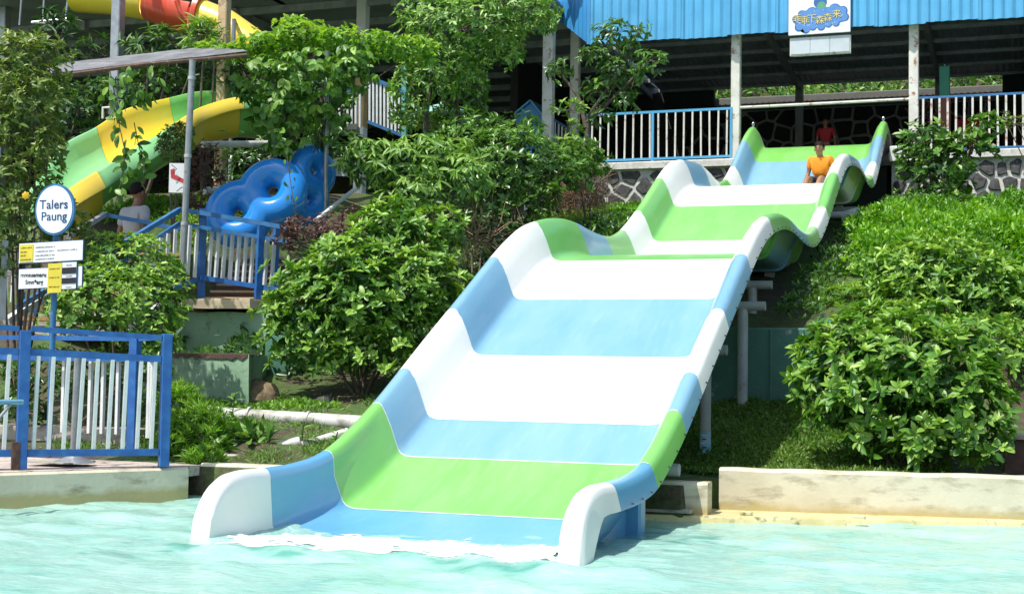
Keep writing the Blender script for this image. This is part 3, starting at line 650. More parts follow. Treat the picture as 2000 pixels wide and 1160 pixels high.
# back wall and side enclosure
def voro(w, h, cell, m, seed, squash=1.0):
    r = random.Random(seed); pts = []; nx, nz_ = int(w/cell)+3, int(h/(cell*squash))+3
    for i in range(-1, nx):
        for j in range(-1, nz_):
            pts.append(((i+.5+r.uniform(-.38, .38))*cell+(j % 2)*cell*.4, (j+.5+r.uniform(-.34, .34))*cell*squash))
    out = []
    for i, p in enumerate(pts):
        if not (-.02 < p[0] < w+.02 and -.02 < p[1] < h+.02): continue
        poly = [(0+m, 0+m), (w-m, m), (w-m, h-m), (m, h-m)]
        for j, q in enumerate(pts):
            if i == j: continue
            dx, dy = q[0]-p[0], q[1]-p[1]; L = math.hypot(dx, dy)
            if L > cell*3: continue
            nx_, ny_ = dx/L, dy/L; d = nx_*(p[0]+q[0])/2+ny_*(p[1]+q[1])/2-m; np_ = []
            for a in range(len(poly)):
                A, B = poly[a], poly[(a+1) % len(poly)]; da = nx_*A[0]+ny_*A[1]-d; db = nx_*B[0]+ny_*B[1]-d
                if da <= 0: np_.append(A)
                if da*db < 0: t = da/(da-db); np_.append((A[0]+(B[0]-A[0])*t, A[1]+(B[1]-A[1])*t))
            poly = np_
            if len(poly) < 3: break
        if len(poly) >= 3:
            ar = abs(sum(poly[a][0]*poly[(a+1) % len(poly)][1]-poly[(a+1) % len(poly)][0]*poly[a][1] for a in range(len(poly))))/2
            if ar > .006: out.append(poly)
    return out
def stone_wall(t, base, ax, w, h, cell, m, sm_, mm, seed, depth=.035, squash=1.0, core=.3):
    base = Vector(base); ax = Vector(ax); fr = Vector((0, -1, 0)); r = random.Random(seed)
    mb = MB(); mb.box(base+ax*w/2+Vector((0, core/2, h/2)), (w, core, h)); mb.build('mortar', mm, t)
    for poly in voro(w, h, cell, m, seed, squash):
        q = []
        for a in range(len(poly)):   # irregular outline
            A, B = poly[a], poly[(a+1) % len(poly)]; q.append((A[0]*.93+B[0]*.07, A[1]*.93+B[1]*.07)); q.append(((A[0]+B[0])/2+r.uniform(-.012, .012), (A[1]+B[1])/2+r.uniform(-.012, .012)))
            q.append((A[0]*.07+B[0]*.93, A[1]*.07+B[1]*.93))
        cx = sum(p[0] for p in q)/len(q); cy = sum(p[1] for p in q)/len(q); d = depth*r.uniform(.5, 1.1); tx, ty = r.uniform(-.06, .06), r.uniform(-.06, .06)
        rings = []
        for sc_, dd in ((1, -.004), (.965, d*.7), (.86, d)):
            rings.append([base+ax*(cx+(x-cx)*sc_)+Vector((0, 0, cy+(y-cy)*sc_))+fr*(dd+(x-cx)*tx+(y-cy)*ty if dd > 0 else dd) for x, y in q])
        n = len(q); mb = MB(); mb.add([p for rg in rings for p in rg]+[base+ax*cx+Vector((0, 0, cy))+fr*d*1.05], [(k*n+i, k*n+(i+1) % n, (k+1)*n+(i+1) % n, (k+1)*n+i) for k in range(2) for i in range(n)]+[(2*n+i, 2*n+(i+1) % n, 3*n) for i in range(n)])
        mb.build('stone', sm_, t)
t = thing('stone_wall', 'grey stone wall with white mortar under the railing, right of the slide', 'wall', (1.5, 20.3, 4.3))
X0 = 1.52
stone_wall(t, (X0, 20.02, 4.25), (1, 0, 0), 3.4, 1.25, .30, .032, M['stone'], M['mortar'], 3, depth=.05)
mb = MB(); mb.bbox((X0+1.9, 20.0, 5.575), (3.9, .22, .15), b=.02); mb.build('coping', M['mortar'], t)
mb = MB(); mb.bbox((X0+.28, 19.93, 5.62), (.62, .24, .30), b=.02); mb.build('end_block', M['white_paint'], t)
t = thing('stone_wall', 'grey stone wall with white mortar and dry twigs at its foot, left of the slide', 'wall', (-6.3, 20.3, 4.3))
stone_wall(t, (-6.3, 20.02, 4.35), (1, 0, 0), 4.75, 1.15, .42, .034, M['stone'], M['mortar'], 8, depth=.05, squash=.72)
mb = MB(); mb.bbox((-3.9, 20.0, 5.575), (4.9, .22, .15), b=.02); mb.build('coping', M['mortar'], t)
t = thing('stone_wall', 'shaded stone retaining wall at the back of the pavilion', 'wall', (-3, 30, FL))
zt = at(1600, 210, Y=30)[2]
stone_wall(t, (-7.5, 30, FL), (1, 0, 0), 11.5, zt-FL, .5, .034, M['stone_shaded'], M['mortar_shaded'], 5)
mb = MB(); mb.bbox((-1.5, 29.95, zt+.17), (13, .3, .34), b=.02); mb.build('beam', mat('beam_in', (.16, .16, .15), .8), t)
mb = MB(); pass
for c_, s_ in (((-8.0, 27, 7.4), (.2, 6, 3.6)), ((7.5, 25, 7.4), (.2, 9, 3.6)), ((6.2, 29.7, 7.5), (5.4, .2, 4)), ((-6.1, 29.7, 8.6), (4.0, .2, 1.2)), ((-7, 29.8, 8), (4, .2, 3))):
    mb = MB(); mb.box(c_, s_); mb.build('dark_inner_panel', M['dark_void'], pav)  # rear panels added near-black to keep the back dark beside the slit
mb = MB(); mb.box((-.4, 20.35, 4.9), (3.6, .05, 1.3)); mb.build('dark_backing', M['dark_void'], pav)  # near-black sheet added where only dark void shows behind the slide

# billboard and light box on the eaves
sg = thing('billboard', 'white board with yellow lettering on a blue cloud, hung on the blue eaves', 'sign', (at(1600, 60, Y=19.9)[0], 19.9, 8.27))
xl, xr = at(1540, 40, Y=19.86)[0], at(1661, 40, Y=19.86)[0]; zb = at(1600, 66, Y=19.86)[2]
W_ = xr-xl; mb = MB(); mb.bbox(((xl+xr)/2, 19.89, zb+.62), (W_, .06, 1.24), b=.006); mb.build('board', M['board_white'], sg)
def flat(parent, name, m, poly, y, dy=.006, sc_=1., ox=0, oz=0):
    mb = MB(); mb.prism([(ox+x*sc_, oz+z*sc_) for x, z in poly], (0, y, 0), (1, 0, 0), (0, 0, 1), (0, -1, 0), 0, dy); return mb.build(name, m, parent)
def blobpoly(lobes, n=10):
    out = []
    for cx, cz, r, a0, a1 in lobes:
        for i in range(n+1):
            a = math.radians(a0+(a1-a0)*i/n); out.append((cx+r*math.cos(a), cz+r*math.sin(a)))
    return out
u = W_/121.0     # one photo pixel on the board
cxp = (xl+xr)/2; czp = at(1602, 38, Y=19.86)[2]
lob = [(-44, 3, 9, 250, 120), (-34, 12, 8, 190, 60), (-14, 13, 12, 150, 60), (8, 14, 10, 130, 60), (30, 17, 12, 150, 30), (46, 14, 9, 100, -10), (50, 1, 8, 60, -70), (33, -10, 7, 10, -150), (18, -11, 7, -10, -160), (4, -15, 8, 0, -170), (-12, -15, 7, -10, -170), (-26, -19, 8, -10, -180), (-40, -14, 8, -20, -190)]
flat(sg, 'cloud_outline', M['print_blue'], blobpoly(lob), 19.859, .004, u, cxp, czp)
cl_ = flat(sg, 'cloud', M['print_mid'], [(x*.955, z*.93) for x, z in blobpoly(lob)], 19.8545, .004, u, cxp, czp)
def text(parent, name, body, m, size, center, xdir, ydir, nrm, ext=.002, bold=0, shear=0):
    cu = bpy.data.curves.new(name, 'FONT'); cu.body = body; cu.size = size; cu.align_x = 'CENTER'; cu.align_y = 'CENTER'; cu.extrude = ext; cu.offset = bold; cu.shear = shear; cu.resolution_u = 3
    o = bpy.data.objects.new(name, cu); col.objects.link(o); dg = bpy.context.evaluated_depsgraph_get(); dg.update()
    me = bpy.data.meshes.new_from_object(o.evaluated_get(dg)); me.name = name; bpy.data.objects.remove(o)
    me.materials.clear(); me.materials.append(m); o = bpy.data.objects.new(name, me); col.objects.link(o); o.parent = parent
    xd, yd, nd = Vector(xdir).normalized(), Vector(ydir).normalized(), Vector(nrm).normalized(); c = Vector(center)-off(parent)
    o.matrix_basis = Matrix([[xd[r], yd[r], nd[r], c[r]] for r in range(3)]+[[0, 0, 0, 1]]); return o
for ch, dx, dz in (('乖', -43, 2), ('乖', -28, -2), ('下', -14, 1), ('森', 1, -3), ('森', 17, 1), ('来', 34, 7)):
    c = (cxp+dx*u, 19.853, czp+dz*u)
    text(cl_, 'character', ch, M['print_blue'], 18*u, (c[0]+.8*u, 19.848, c[2]-.8*u), (1, 0, .02), (0, 0, 1), (0, -1, 0), .001, 0)
    text(cl_, 'character', ch, M['print_yellow'], 18*u, (c[0], 19.843, c[2]), (1, 0, .02), (0, 0, 1), (0, -1, 0), .001, 0)
flat(sg, 'picture', M['print_green'], blobpoly([(4, 26, 9, 0, 360)], 20), 19.8575, .003, u, cxp, czp)
flat(sg, 'picture', M['print_blue'], blobpoly([(2, 34, 13, 0, 360)], 20), 19.8585, .002, u, cxp, czp)
for i in range(26):
    a = random.uniform(0, 6.28); x, z = 50*math.cos(a)*random.uniform(.8, .98), 2+17*math.sin(a)*random.uniform(.75, .95)
    flat(cl_, 'star', M['board_white'], blobpoly([(x, z, .8, 0, 360)], 6), 19.850, .002, u, cxp, czp)
lb = thing('light_box', 'grey three panel light box hanging under the billboard', 'light box', (cxp, 19.95, 8.0))
zt_, zb_ = at(1603, 72, Y=19.95)[2], at(1603, 107, Y=19.95)[2]
mb = MB(); mb.bbox((cxp+.01, 19.98, (zt_+zb_)/2), (W_*.985, .10, zt_-zb_), b=.006); mb.build('frame', M['white_rust'], lb)
for i in range(3):
    mb = MB(); w3 = W_*.94/3; mb.bbox((cxp+.01+(i-1)*(w3+.006), 19.925, (zt_+zb_)/2+.006), (w3, .02, (zt_-zb_)*.88), b=.004); mb.build('panel', M['panel_grey'], lb)
for i in (-1, 1):
    mb = MB(); mb.tube([(cxp+i*.27, 19.98, zt_+.12), (cxp+i*.27, 19.98, zt_)], .015, 6); mb.build('hanger', M['dark_steel'], lb)

# ------------------------------------------------------------------ railings
def railing(name, label, A, B, top, bot, npick, posts=(0, 1), mid=None, pw=.06, ww=.032, rw=.045, mats=('blue_rail', 'white_paint'), group=None, post_top=0, lean=0, ends=(0, 0), ptop=None, rr=0):
    A, B = Vector([float(v) for v in A]), Vector([float(v) for v in B]); t = thing(name, label, 'railing', A, group); d = B-A; dh = Vector((d.x, d.y, 0)).normalized(); R = Matrix.Rotation(math.atan2(dh.y, dh.x), 3, 'Z')
    for f in posts:
        p = A+d*f; mb = MB(); hh = top+post_top; mb.bbox(p+Vector((0, 0, hh/2-.02)), (pw, pw, hh+.04), R, .004); mb.build('post', M[mats[0]], t)
    for k, z in enumerate([top]+([mid] if mid else [])+[bot]):
        mb = MB(); up = Vector((0, 0, z-rw/2)); a0 = A-dh*ends[0]; b0 = B+dh*ends[1]; mb.bar(a0+up, b0+up, rw*.9, rw); mb.build('rail', M[mats[0]], t)
    zt = (mid or top)-rw; zb = bot
    if ptop: zt = ptop
    for i in range(npick):
        f = (i+.5)/npick if npick else 0; p = A+d*f
        if any(abs((f-q)*d.length) < pw*.75 for q in posts): continue
        ln = random.uniform(-.006, .006); mb = MB(); mb.bar(p+Vector((ln, 0, zb-.005)), p+Vector((-ln, 0, zt+.002)), ww, ww, (dh.x, dh.y, 0)); mb.build('picket', M[mats[1]], t)
    return t
# pavilion railings
a = at(1150, 318, Y=20.25); 
railing('balcony_railing', 'blue and white railing on the stone wall left of the slide', (at(1148, 300, Y=20.22)[0], 20.22, FL), (at(1428, 300, Y=20.22)[0], 20.22, FL), 1.13, .12, 17, posts=(.0, .46, 1), rw=.05, ww=.035, pw=.055, mats=('fascia', 'white_rust'))
railing('balcony_railing', 'blue topped railing with rusty white pickets right of the slide', (at(1795, 300, Y=20.25)[0], 20.25, FL), (5.2, 20.25, FL), 1.16, .1, 20, posts=(1,), rw=.045, ww=.04, mats=('blue_rail', 'white_rust'))
railing('balcony_railing', 'short railing running back beside the left white post', (at(1080, 270, Y=20.4)[0], 20.4, FL), (at(1140, 270, Y=23)[0], 23.0, FL), 1.1, .1, 9, rw=.045, mats=('blue_rail', 'white_rust'))
q = at(1845, 190, Y=21.4)
t = thing('square_post', 'green over brick red square post behind the right railing', 'post', (q[0], 21.4, FL)); zj = q[2]; zt = at(1845, 131, Y=21.4)[2]
mb = MB(); mb.bbox((q[0], 21.4, (zj+zt)/2), (.21, .2, zt-zj), b=.01); mb.build('upper', M['post_green'], t); mb = MB(); mb.bbox((q[0], 21.4, (zj+FL)/2-.002), (.24, .22, zj-FL), b=.01); mb.build('lower', M['post_red'], t); mb = MB(); mb.tube([(q[0], 21.4, zt), (q[0], 21.4, zt+.05)], .01, 6); mb.build('pin', M['hook'], t)
# red plastic stool stack and red drape seen in the shade
q = at(1893, 230, Y=23); t = thing('folding_screen', 'dark red cloth screen standing in the shade behind the right railing', 'screen', (q[0], 23, FL))
mb = MB(); P = [[(q[0]-.25+.05*i, 23+.03*math.sin(i*2.2), FL+z) for z in (0.02, .6, 1.15)] for i in range(11)]; mb.grid(P); mb.build('cloth', M['shirt_red'], t, True); mb = MB(); mb.tube([(q[0]-.27, 23, FL), (q[0]-.27, 23, FL+1.2), (q[0]+.27, 23, FL+1.2), (q[0]+.27, 23, FL)], .015, 6); mb.build('frame', M['dark_steel'], t)
q = at(1815, 215, Y=22.5); t = thing('potted_plant', 'red leaved plant behind the railing next to the brown rusty post', 'plant', (q[0], 22.5, FL))
mb = MB(); mb.tube([(q[0], 22.5, FL), (q[0], 22.5, FL+.3)], [.12, .16], 12); mb.build('pot', M['post_red'], t, True)
Pp = np.array([q[0], 22.5, q[2]])+rs.normal(size=(160, 3))*[.16, .12, .14]
put_leaves(t, 'leaf_red', Pp, rs.normal(size=(160, 3)), rs.normal(size=(160, 3))+[0, 0, 1], np.full(160, .16), np.full(160, .04), np.clip(rs.normal(.8, .2, 160), 0, 1), .2, 0)
# yellowish building bits behind the tree: table with pitched blue cover
q0, q1, q2 = at(1008, 222, Y=22), at(1037, 197, Y=22), at(1060, 225, Y=22)
t = thing('small_kiosk', 'small blue kiosk with a pitched top in the shade left of the white post', 'kiosk', (q1[0], 22, FL)); mb = MB()
mb.prism([(q0[0], FL), (q2[0], FL), (q2[0], q2[2]-.05), (q1[0], q1[2]-.05), (q0[0], q0[2]-.05)], (0, 22, 0), (1, 0, 0), (0, 0, 1), (0, 1, 0), 0, .6); mb.build('body', M['fascia_dark'], t)
for A_, B_ in ((q0, q1), (q1, q2)):
    mb = MB(); mb.bar((A_[0], 22.28, A_[2]), (B_[0], 22.28, B_[2]), .7, .04); mb.build('roof', M['fascia'], t)
# ================================================================== left side: shed, steps, railings
shed = thing('shed', 'dark open shed with a flat roof and tall posts behind the arbour at upper left', 'shed', (-14, 18, 5))
mb = MB(); mb.box((-21.2, 25, 9.25), (31, 18.5, .2)); mb.build('roof', M['roof_under'], shed)
for i in range(10):
    mb = MB(); mb.box((-21.2, 18.2+i*1.6, 9.06), (31, .09, .16)); mb.build('purlin', M['dark_steel'], shed)
for X in (-8.6, -12.5, -16.5):
    mb = MB(); mb.box((X, 26, 9.0), (.14, 16, .22)); mb.build('rafter', M['dark_steel'], shed)
mb = MB(); mb.box((-21.2, 33, 7.4), (31, .3, 3.6)); mb.build('rear_wall', M['dark_void'], shed)
def shed_post(px, y0, y1, Y, w, m, label=None, base=None):
    q = at(px, (y0+y1)/2, Y=Y); zb = float(ground_z(q[0], Y))-.1; mb = MB(); mb.bbox((q[0], Y, (zb+9.15)/2), (w, w, 9.15-zb), b=.015); return mb.build('pillar', m, shed, label=label)
m708, n, p, o = new_mat('pillar_two_tone')
g = n.nodes.new('ShaderNodeNewGeometry'); sp = n.nodes.new('ShaderNodeSeparateXYZ'); n.links.new(g.outputs['Position'], sp.inputs[0])
t_ = noise(n, 3, 5); r1 = ramp(n, t_.outputs[0], [(.35, (.56, .37, .17)), (.65, (.42, .26, .12))])
def stepz(z): 
    x = n.nodes.new('ShaderNodeMath'); x.operation = 'GREATER_THAN'; n.links.new(sp.outputs[2], x.inputs[0]); x.inputs[1].default_value = z; return x.outputs[0]
hi_, lo_ = at(718, 118, Y=18.2)[2], at(706, 250, Y=18.2)[2]
c_ = mixc(n, stepz(lo_), (.68, .67, .63), r1.outputs[0]); c_ = mixc(n, stepz(hi_), c_, (.60, .60, .57)); n.links.new(c_, p.inputs['Base Color']); p.inputs['Roughness'].default_value = .7
shed_post(707, 0, 270, 18.2, .22, m708, 'tan painted pillar with white base and top')
shed_post(437, 0, 180, 12.2, .175, M['pillar_tan'], 'weathered tan pillar')
shed_post(230, 0, 110, 12.0, .185, M['galvanised'])
for px in (437, 230):
    q = at(px, 60, Y=12.1); mb = MB(); mb.box((q[0], 15.1, 9.24), (.14, 6.1, .18)); mb.build('front_beam', M['dark_steel'], shed)
shed_post(8, 0, 80, 16.6, .22, M['galvanised'])
q = at(456, 80, Y=12.6); mb = MB(); mb.tube([(q[0], 12.6, 4), (q[0], 12.6, at(457, 38, Y=12.6)[2]), (q[0]-.15, 12.9, at(457, 38, Y=12.6)[2])], .04, 8); mb.build('downpipe', M['galvanised'], shed, True)
# pipework in front of the dark shed
for i, (a, b, r_) in enumerate([((133, 0), (120, 95), .025), ((62, 45), (133, 38), .035), ((42, 0), (38, 50), .02), ((86, 0), (84, 42), .02)]):
    mb = MB(); mb.tube([at(*a, D=29), at(*b, D=29)], r_, 8); mb.build('pipe', M['galvanised'], shed, True)
# sloping corrugated arbour roof on thin posts
ar = thing('arbour', 'sloping grey corrugated arbour sheet on a rusty pipe and thin leaning posts', 'arbour', at(355, 520, D=17.8))
fl, frt = at(58, 156, D=17.6), at(482, 108, D=18.4); bl, br_ = at(128, 131, D=19.8), at(402, 99, D=20.8)
asm = mat('arbour_sheet', (.19, .19, .19), .6, c2=(.10, .10, .10), s=2, dirt=(.30, .30, .28), ds=3, dlo=.5, dhi=.72, sx=(3, .6, .6))
for k in range(6):
    rows = []
    for j in range(25):
        u = j/24; a_ = fl+(frt-fl)*u; b_ = bl+(br_-bl)*u; v0, v1 = k/6-.01, (k+1)/6+.015; wob = .003*math.sin(j*.9+k); rows.append((a_+(b_-a_)*v0+np.array([0, 0, .05+wob]), a_+(b_-a_)*(v0+v1)/2+np.array([0, 0, .068+wob]), a_+(b_-a_)*v1+np.array([0, 0, .036+wob])))
    mb = MB(); mb.grid(rows); mb.grid([[q-np.array([0, 0, .006]) for q in r[::-1]] for r in rows]); mb.build('roof_sheet', asm, ar, True)
mb = MB(); mb.tube([fl, fl+(frt-fl)*.5+np.array([0, 0, .03]), frt], .03, 8); mb.build('front_pipe', mat('rust_pipe', (.17, .10, .065), .7, c2=(.10, .06, .04), s=8, dirt=(.45, .40, .34), ds=10, dlo=.6, dhi=.7), ar, True)
mb = MB(); mb.tube([at(356, 535, D=17.8), at(376, 118, D=17.8)], .04, 12); mb.build('post', M['galvanised'], ar, True)
for y_ in (153, 305, 437): 
    q = at(376-(y_-118)*.048, y_, D=17.8); mb = MB(); mb.tube([q-np.array([0, 0, .02]), q+np.array([0, 0, .02])], .047, 12); mb.build('collar', M['grey_pipe'], ar, True)
mb = MB(); mb.tube([at(634, 440, D=19.5), at(640, 100, D=19.5)], .035, 10); mb.build('post', M['galvanised'], ar, True)
# picture sign tied to the post
sn = thing('small_sign', 'small white sign with a red bent stripe tied to the thin grey post', 'sign', at(348, 376, D=18.0))
c = at(347, 348, D=17.95); rx = Vector(_fx); fwd = Vector(_fy)
def plate(parent, name, m, c, w, h, xd, th=.012, poly=None, lift=0):
    xd = Vector(xd).normalized(); zd = Vector((0, 0, 1)); nd = xd.cross(zd).normalized()
    if nd.dot(Vector(CAM)-Vector(c)) < 0: nd = -nd
    mb = MB(); pl = poly or [(-w/2, -h/2), (w/2, -h/2), (w/2, h/2), (-w/2, h/2)]; mb.prism(pl, c, xd, zd, nd, lift, lift+th); return mb.build(name, m, parent), nd
_, nd = plate(sn, 'board', M['board_white'], c, .21, .37, rx)
plate(sn, 'stripe', M['print_red'], c, 0, 0, rx, .003, [(-.09, .10), (-.04, .12), (-.035, .04), (.09, -.02), (.09, -.07), (-.08, .0)], .013)
mb = MB(); mb.tube([at(335, 322, D=17.9), at(345, 330, D=17.9), at(336, 340, D=17.9)], .005, 5); mb.tube([at(345, 374, D=17.9), at(355, 366, D=17.9), at(365, 368, D=17.8)], .005, 5); mb.build('tie', M['black'], sn)

# green concrete blocks (planter steps), slab and landing
def block(name, label, corners, z0, z1, m, cat='concrete block', cap=None, capm=None):
    t = thing(name, label, cat, (corners[0][0], corners[0][1], z0)); mb = MB(); cs = [(x, y) for x, y in corners]
    n = 7; ring0 = []
    for i in range(len(cs)):
        for k in range(n):
            u = k/n; a, b = cs[i], cs[(i+1) % len(cs)]; ring0.append((a[0]+(b[0]-a[0])*u, a[1]+(b[1]-a[1])*u))
    cx, cy = sum(p[0] for p in ring0)/len(ring0), sum(p[1] for p in ring0)/len(ring0); rows = []
    for k, z in enumerate([z0, z0+(z1-z0)*.3, z0+(z1-z0)*.6, z1-.03, z1-.005]):
        rows.append([(x+(cx-x)*(.004*math.sin(i*1.3+k*2)+(.012 if k == 4 else 0)), y+(cy-y)*(.004*math.cos(i*1.7+k)+(.012 if k == 4 else 0)), z+(.008*math.sin(i*2.2) if k > 2 else 0)) for i, (x, y) in enumerate(ring0+[ring0[0]])])
    mb.grid(rows); mb.add([(x+(cx-x)*.012, y+(cy-y)*.012, z1-.003) for x, y in ring0], [tuple(range(len(ring0)))]); mb.build('body', m, t, True)
    if cap:
        mb = MB(); mb.prism([(x+(cx-x)*cap[2], y+(cy-y)*cap[2]) for x, y in cs], (0, 0, 0), (1, 0, 0), (0, 1, 0), (0, 0, 1), cap[0], cap[1]); mb.build('top', capm, t)
    return t
aR, aL = at(487, 690, Y=4.6), at(250, 690, Y=4.75)
ab = at(522, 680, Y=6.0)
zA = 1.325
block('green_block', 'worn pale green concrete block nearest the pool with a brown chipped top edge', [(aL[0], aL[1]), (aR[0], aR[1]), (ab[0], 6.05), (aL[0], 6.05)], .6, zA, M['green_paint'])
mb = MB(); rows = []
ed = []
for i in range(25):
    u = i/24; x = aL[0]+(aR[0]-.02-aL[0])*u; y = aL[1]+(aR[1]-aL[1])*u-.012; ed.append((x, y, zA-.02-.05*abs(math.sin(i*1.7))*(.4+.6*u)))
mb.grid([[(x, y, zA+.004) for x, y, z in ed], ed, [(x, y+.03, z) for x, y, z in ed]]); mb.grid([[(x, y, zA+.004) for x, y, z in ed], [(x, y+.35, zA+.012) for x, y, z in ed]])
mb.build('chipped_edge', M['brown_edge'], bpy.data.objects['green_block'])
bR, bL2 = at(545, 606, Y=6.3), at(345, 607, Y=6.3)
block('green_block', 'green concrete block under the pale slab, set back above the chipped block', [(bL2[0], 6.2), (bR[0], 6.2), (bR[0]+.1, 7.2), (bL2[0], 7.2)], 1.0, 1.87, M['green_paint'])
sR, sL = at(500, 600, Y=6.0), at(350, 598, Y=6.0)
block('pale_slab', 'pale tan concrete slab under the blue landing railing', [(sL[0]-.1, 5.95), (sR[0]-.1, 6.02), (sR[0]+.35, 7.3), (sL[0]-.1, 7.3)], 1.90, 2.03, mat('slab_tan', (.50, .42, .28), .8, c2=(.36, .30, .2), s=4, bmp=.4), 'slab')
q = at(540, 760, Y=5.2)
block('green_block', 'narrow green block end in the shade behind the big middle bush', [(ab[0]+.03, 5.9), (ab[0]+.35, 5.9), (ab[0]+.35, 7.0), (ab[0]+.03, 7.0)], .8, 1.75, M['green_worn'])
# rock at the foot
def rock(c, r, label, m='stone', name='rock', seed=1):
    mb = MB(); mb.ball((0, 0, 0), 1, 14, 9); rr = random.Random(seed); a = [rr.uniform(0, 6) for _ in range(6)]
    mb.v = [(c[0]+x*r[0]*(1+.14*math.sin(3*y+a[0])+.1*math.sin(5*z+a[1])), c[1]+y*r[1]*(1+.14*math.sin(3*z+a[2])), c[2]+z*r[2]*(1+.14*math.sin(4*x+a[3]))) for x, y, z in mb.v]
    return tag(mb.build(name, M[m], None, True, loc=c), label, 'rock')
M['rock_tan'] = mat('rock_tan', (.26, .19, .12), .95, c2=(.15, .10, .06), s=9, dirt=(.07, .12, .03), ds=8, dlo=.5, dhi=.7, bmp=1, bs=25)
rock(at(512, 775, Y=4.9), (.2, .2, .2), 'mossy tan mound beside the green block corner', 'rock_tan', 'mound', 3)
rock(at(635, 790, Y=4.6), (.11, .1, .11), 'small dark stone under the big middle bush', 'stone', 'rock', 5)
# stair flight behind the landing
st = thing('stair_flight', 'brown steps rising to the right behind the landing pickets', 'stairs', at(480, 580, D=19))
for i in range(7):
    A_ = at(408+i*12, 585-i*13, D=19+i*.28); B_ = A_+np.array([1.35, .25, 0]); mb = MB(); mb.bar(A_-np.array([0, 0, .09]), B_-np.array([0, 0, .09]), .34, .17); mb.build('riser', M['brown_edge'], st)
    mb = MB(); mb.bar(A_+np.array([0, 0, .01]), B_+np.array([0, 0, .01]), .36, .03); mb.build('tread', M['pillar_tan'] if i < 2 else M['concrete'], st)
# landing and railings
pA = at(393, 583, D=18.2); pB = at(505, 592, D=17.9); pC = at(560, 588, D=18.4)
mb = MB(); mb.prism([(-7.9, 5.6), (-6.4, 5.7), (-6.2, 6.5), (-5.0, 6.7), (-5.0, 8.5), (-8.2, 8.5)], (0, 0, 0), (1, 0, 0), (0, 1, 0), (0, 0, 1), 1.5, 1.88)
o = tag(mb.build('landing', M['concrete'], None, True, loc=(-6.5, 7, 1.7)), kind='structure')
lr = thing('landing_railing', 'blue railing with white pickets around the landing behind the slab', 'railing', pA)
def member(parent, name, a, b, w, h, m): mb = MB(); mb.bar(a, b, w, h); return mb.build(name, M[m], parent)
T0 = at(400, 412, D=18.2); T1 = at(555, 447, D=18.0)
member(lr, 'post', pA, at(397, 408, D=18.2), .09, .09, 'blue_paint'); member(lr, 'post', at(503, 590, D=18.0), at(510, 440, D=18.0), .075, .075, 'blue_paint')
member(lr, 'post', at(534, 560, D=18.2), at(541, 440, D=18.2), .07, .07, 'blue_paint')
member(lr, 'rail', at(352, 409, D=18.1), at(560, 445, D=18.0), .06, .055, 'blue_rail'); member(lr, 'rail', at(350, 437, D=18.1), at(560, 472, D=18.0), .05, .05, 'blue_rail')
member(lr, 'rail', at(392, 542, D=18.15), at(545, 566, D=18.0), .055, .06, 'blue_paint')
for i in range(10):
    x = 412+i*13.6; a_ = at(x-5, 545+(x-393)*.157, D=18.15); b_ = at(x+2, 444+(x-393)*.165, D=18.15)
    member(lr, 'picket', a_, b_, .038, .038, 'white_paint')
# stair rails coming up from lower left
sr = thing('stair_railing', 'bright blue sloping stair railing with white pickets left of the landing', 'railing', at(41, 600, D=15.6))
member(sr, 'rail', at(35, 600, D=15.6), at(352, 409, D=18.1), .06, .055, 'blue_rail'); member(sr, 'rail', at(150, 572, D=16.4), at(350, 437, D=18.1), .05, .05, 'blue_rail')
member(sr, 'rail', at(262, 600, D=17.3), at(392, 542, D=18.2), .05, .05, 'blue_rail')
for i in range(8):
    u = i/7; x = 286+u*100; a_ = at(x-6, 592-u*50, D=17.4+.7*u); b_ = at(x, max(440, 481-u*58), D=17.4+.7*u); member(sr, 'picket', a_, b_, .036, .036, 'white_paint')
member(sr, 'stringer', at(12, 628, D=15.4), at(120, 560, D=16.2), .09, .07, 'white_paint'); member(sr, 'stringer', at(240, 655, D=16.8), at(312, 596, D=17.3), .07, .06, 'white_paint')
fr_ = thing('stair_railing', 'dull grey blue railing across the waist of the man in grey', 'railing', at(20, 640, D=17))
member(fr_, 'rail', at(133, 464, D=17.2), at(206, 418, D=18.3), .06, .055, 'galvanised'); member(fr_, 'rail', at(204, 419, D=18.3), at(352, 448, D=18.4), .055, .05, 'blue_rail'); member(fr_, 'rail', at(18, 534, D=16), at(56, 513, D=16.4), .06, .05, 'galvanised')
for x_, y_ in ((28, 520), (12, 545)): member(fr_, 'picket', at(x_-4, y_+70, D=16.2), at(x_, y_-4, D=16.2), .04, .04, 'white_paint')
for x_ in (46, 70): member(fr_, 'post', at(x_-2, 640, D=16.2), at(x_, 570, D=16.2), .04, .04, 'blue_rail')
member(fr_, 'post', at(4, 625, D=14.8), at(10, 470, D=14.8), .06, .06, 'galvanised')
ss = thing('stairs', 'worn timber stairs climbing behind the sign boards', 'stairs', at(60, 650, D=16.5))
for i in range(9):
    A_ = at(10+i*26, 640-i*18, D=16.0+i*.3); mb = MB(); mb.bar(A_, A_+np.array([.9, .35, 0]), .3, .05); mb.build('tread', M['wood'], ss)
mb = MB(); mb.tube([at(618, 430, D=18.5), at(698, 366, D=20.5)], .03, 8); t = thing('handrail_pipe', 'white slanting pipe above the dark red shrub', 'pipe', at(618, 430, D=18.5)); mb.build('pipe', M['white_paint'], t, True)
t = thing('notice_board', 'plain grey white board half hidden behind the drooping leaves', 'sign', at(667, 350, D=20.5)); plate(t, 'board', M['panel_grey'], at(664, 328, D=20.5), .22, .24, rx)
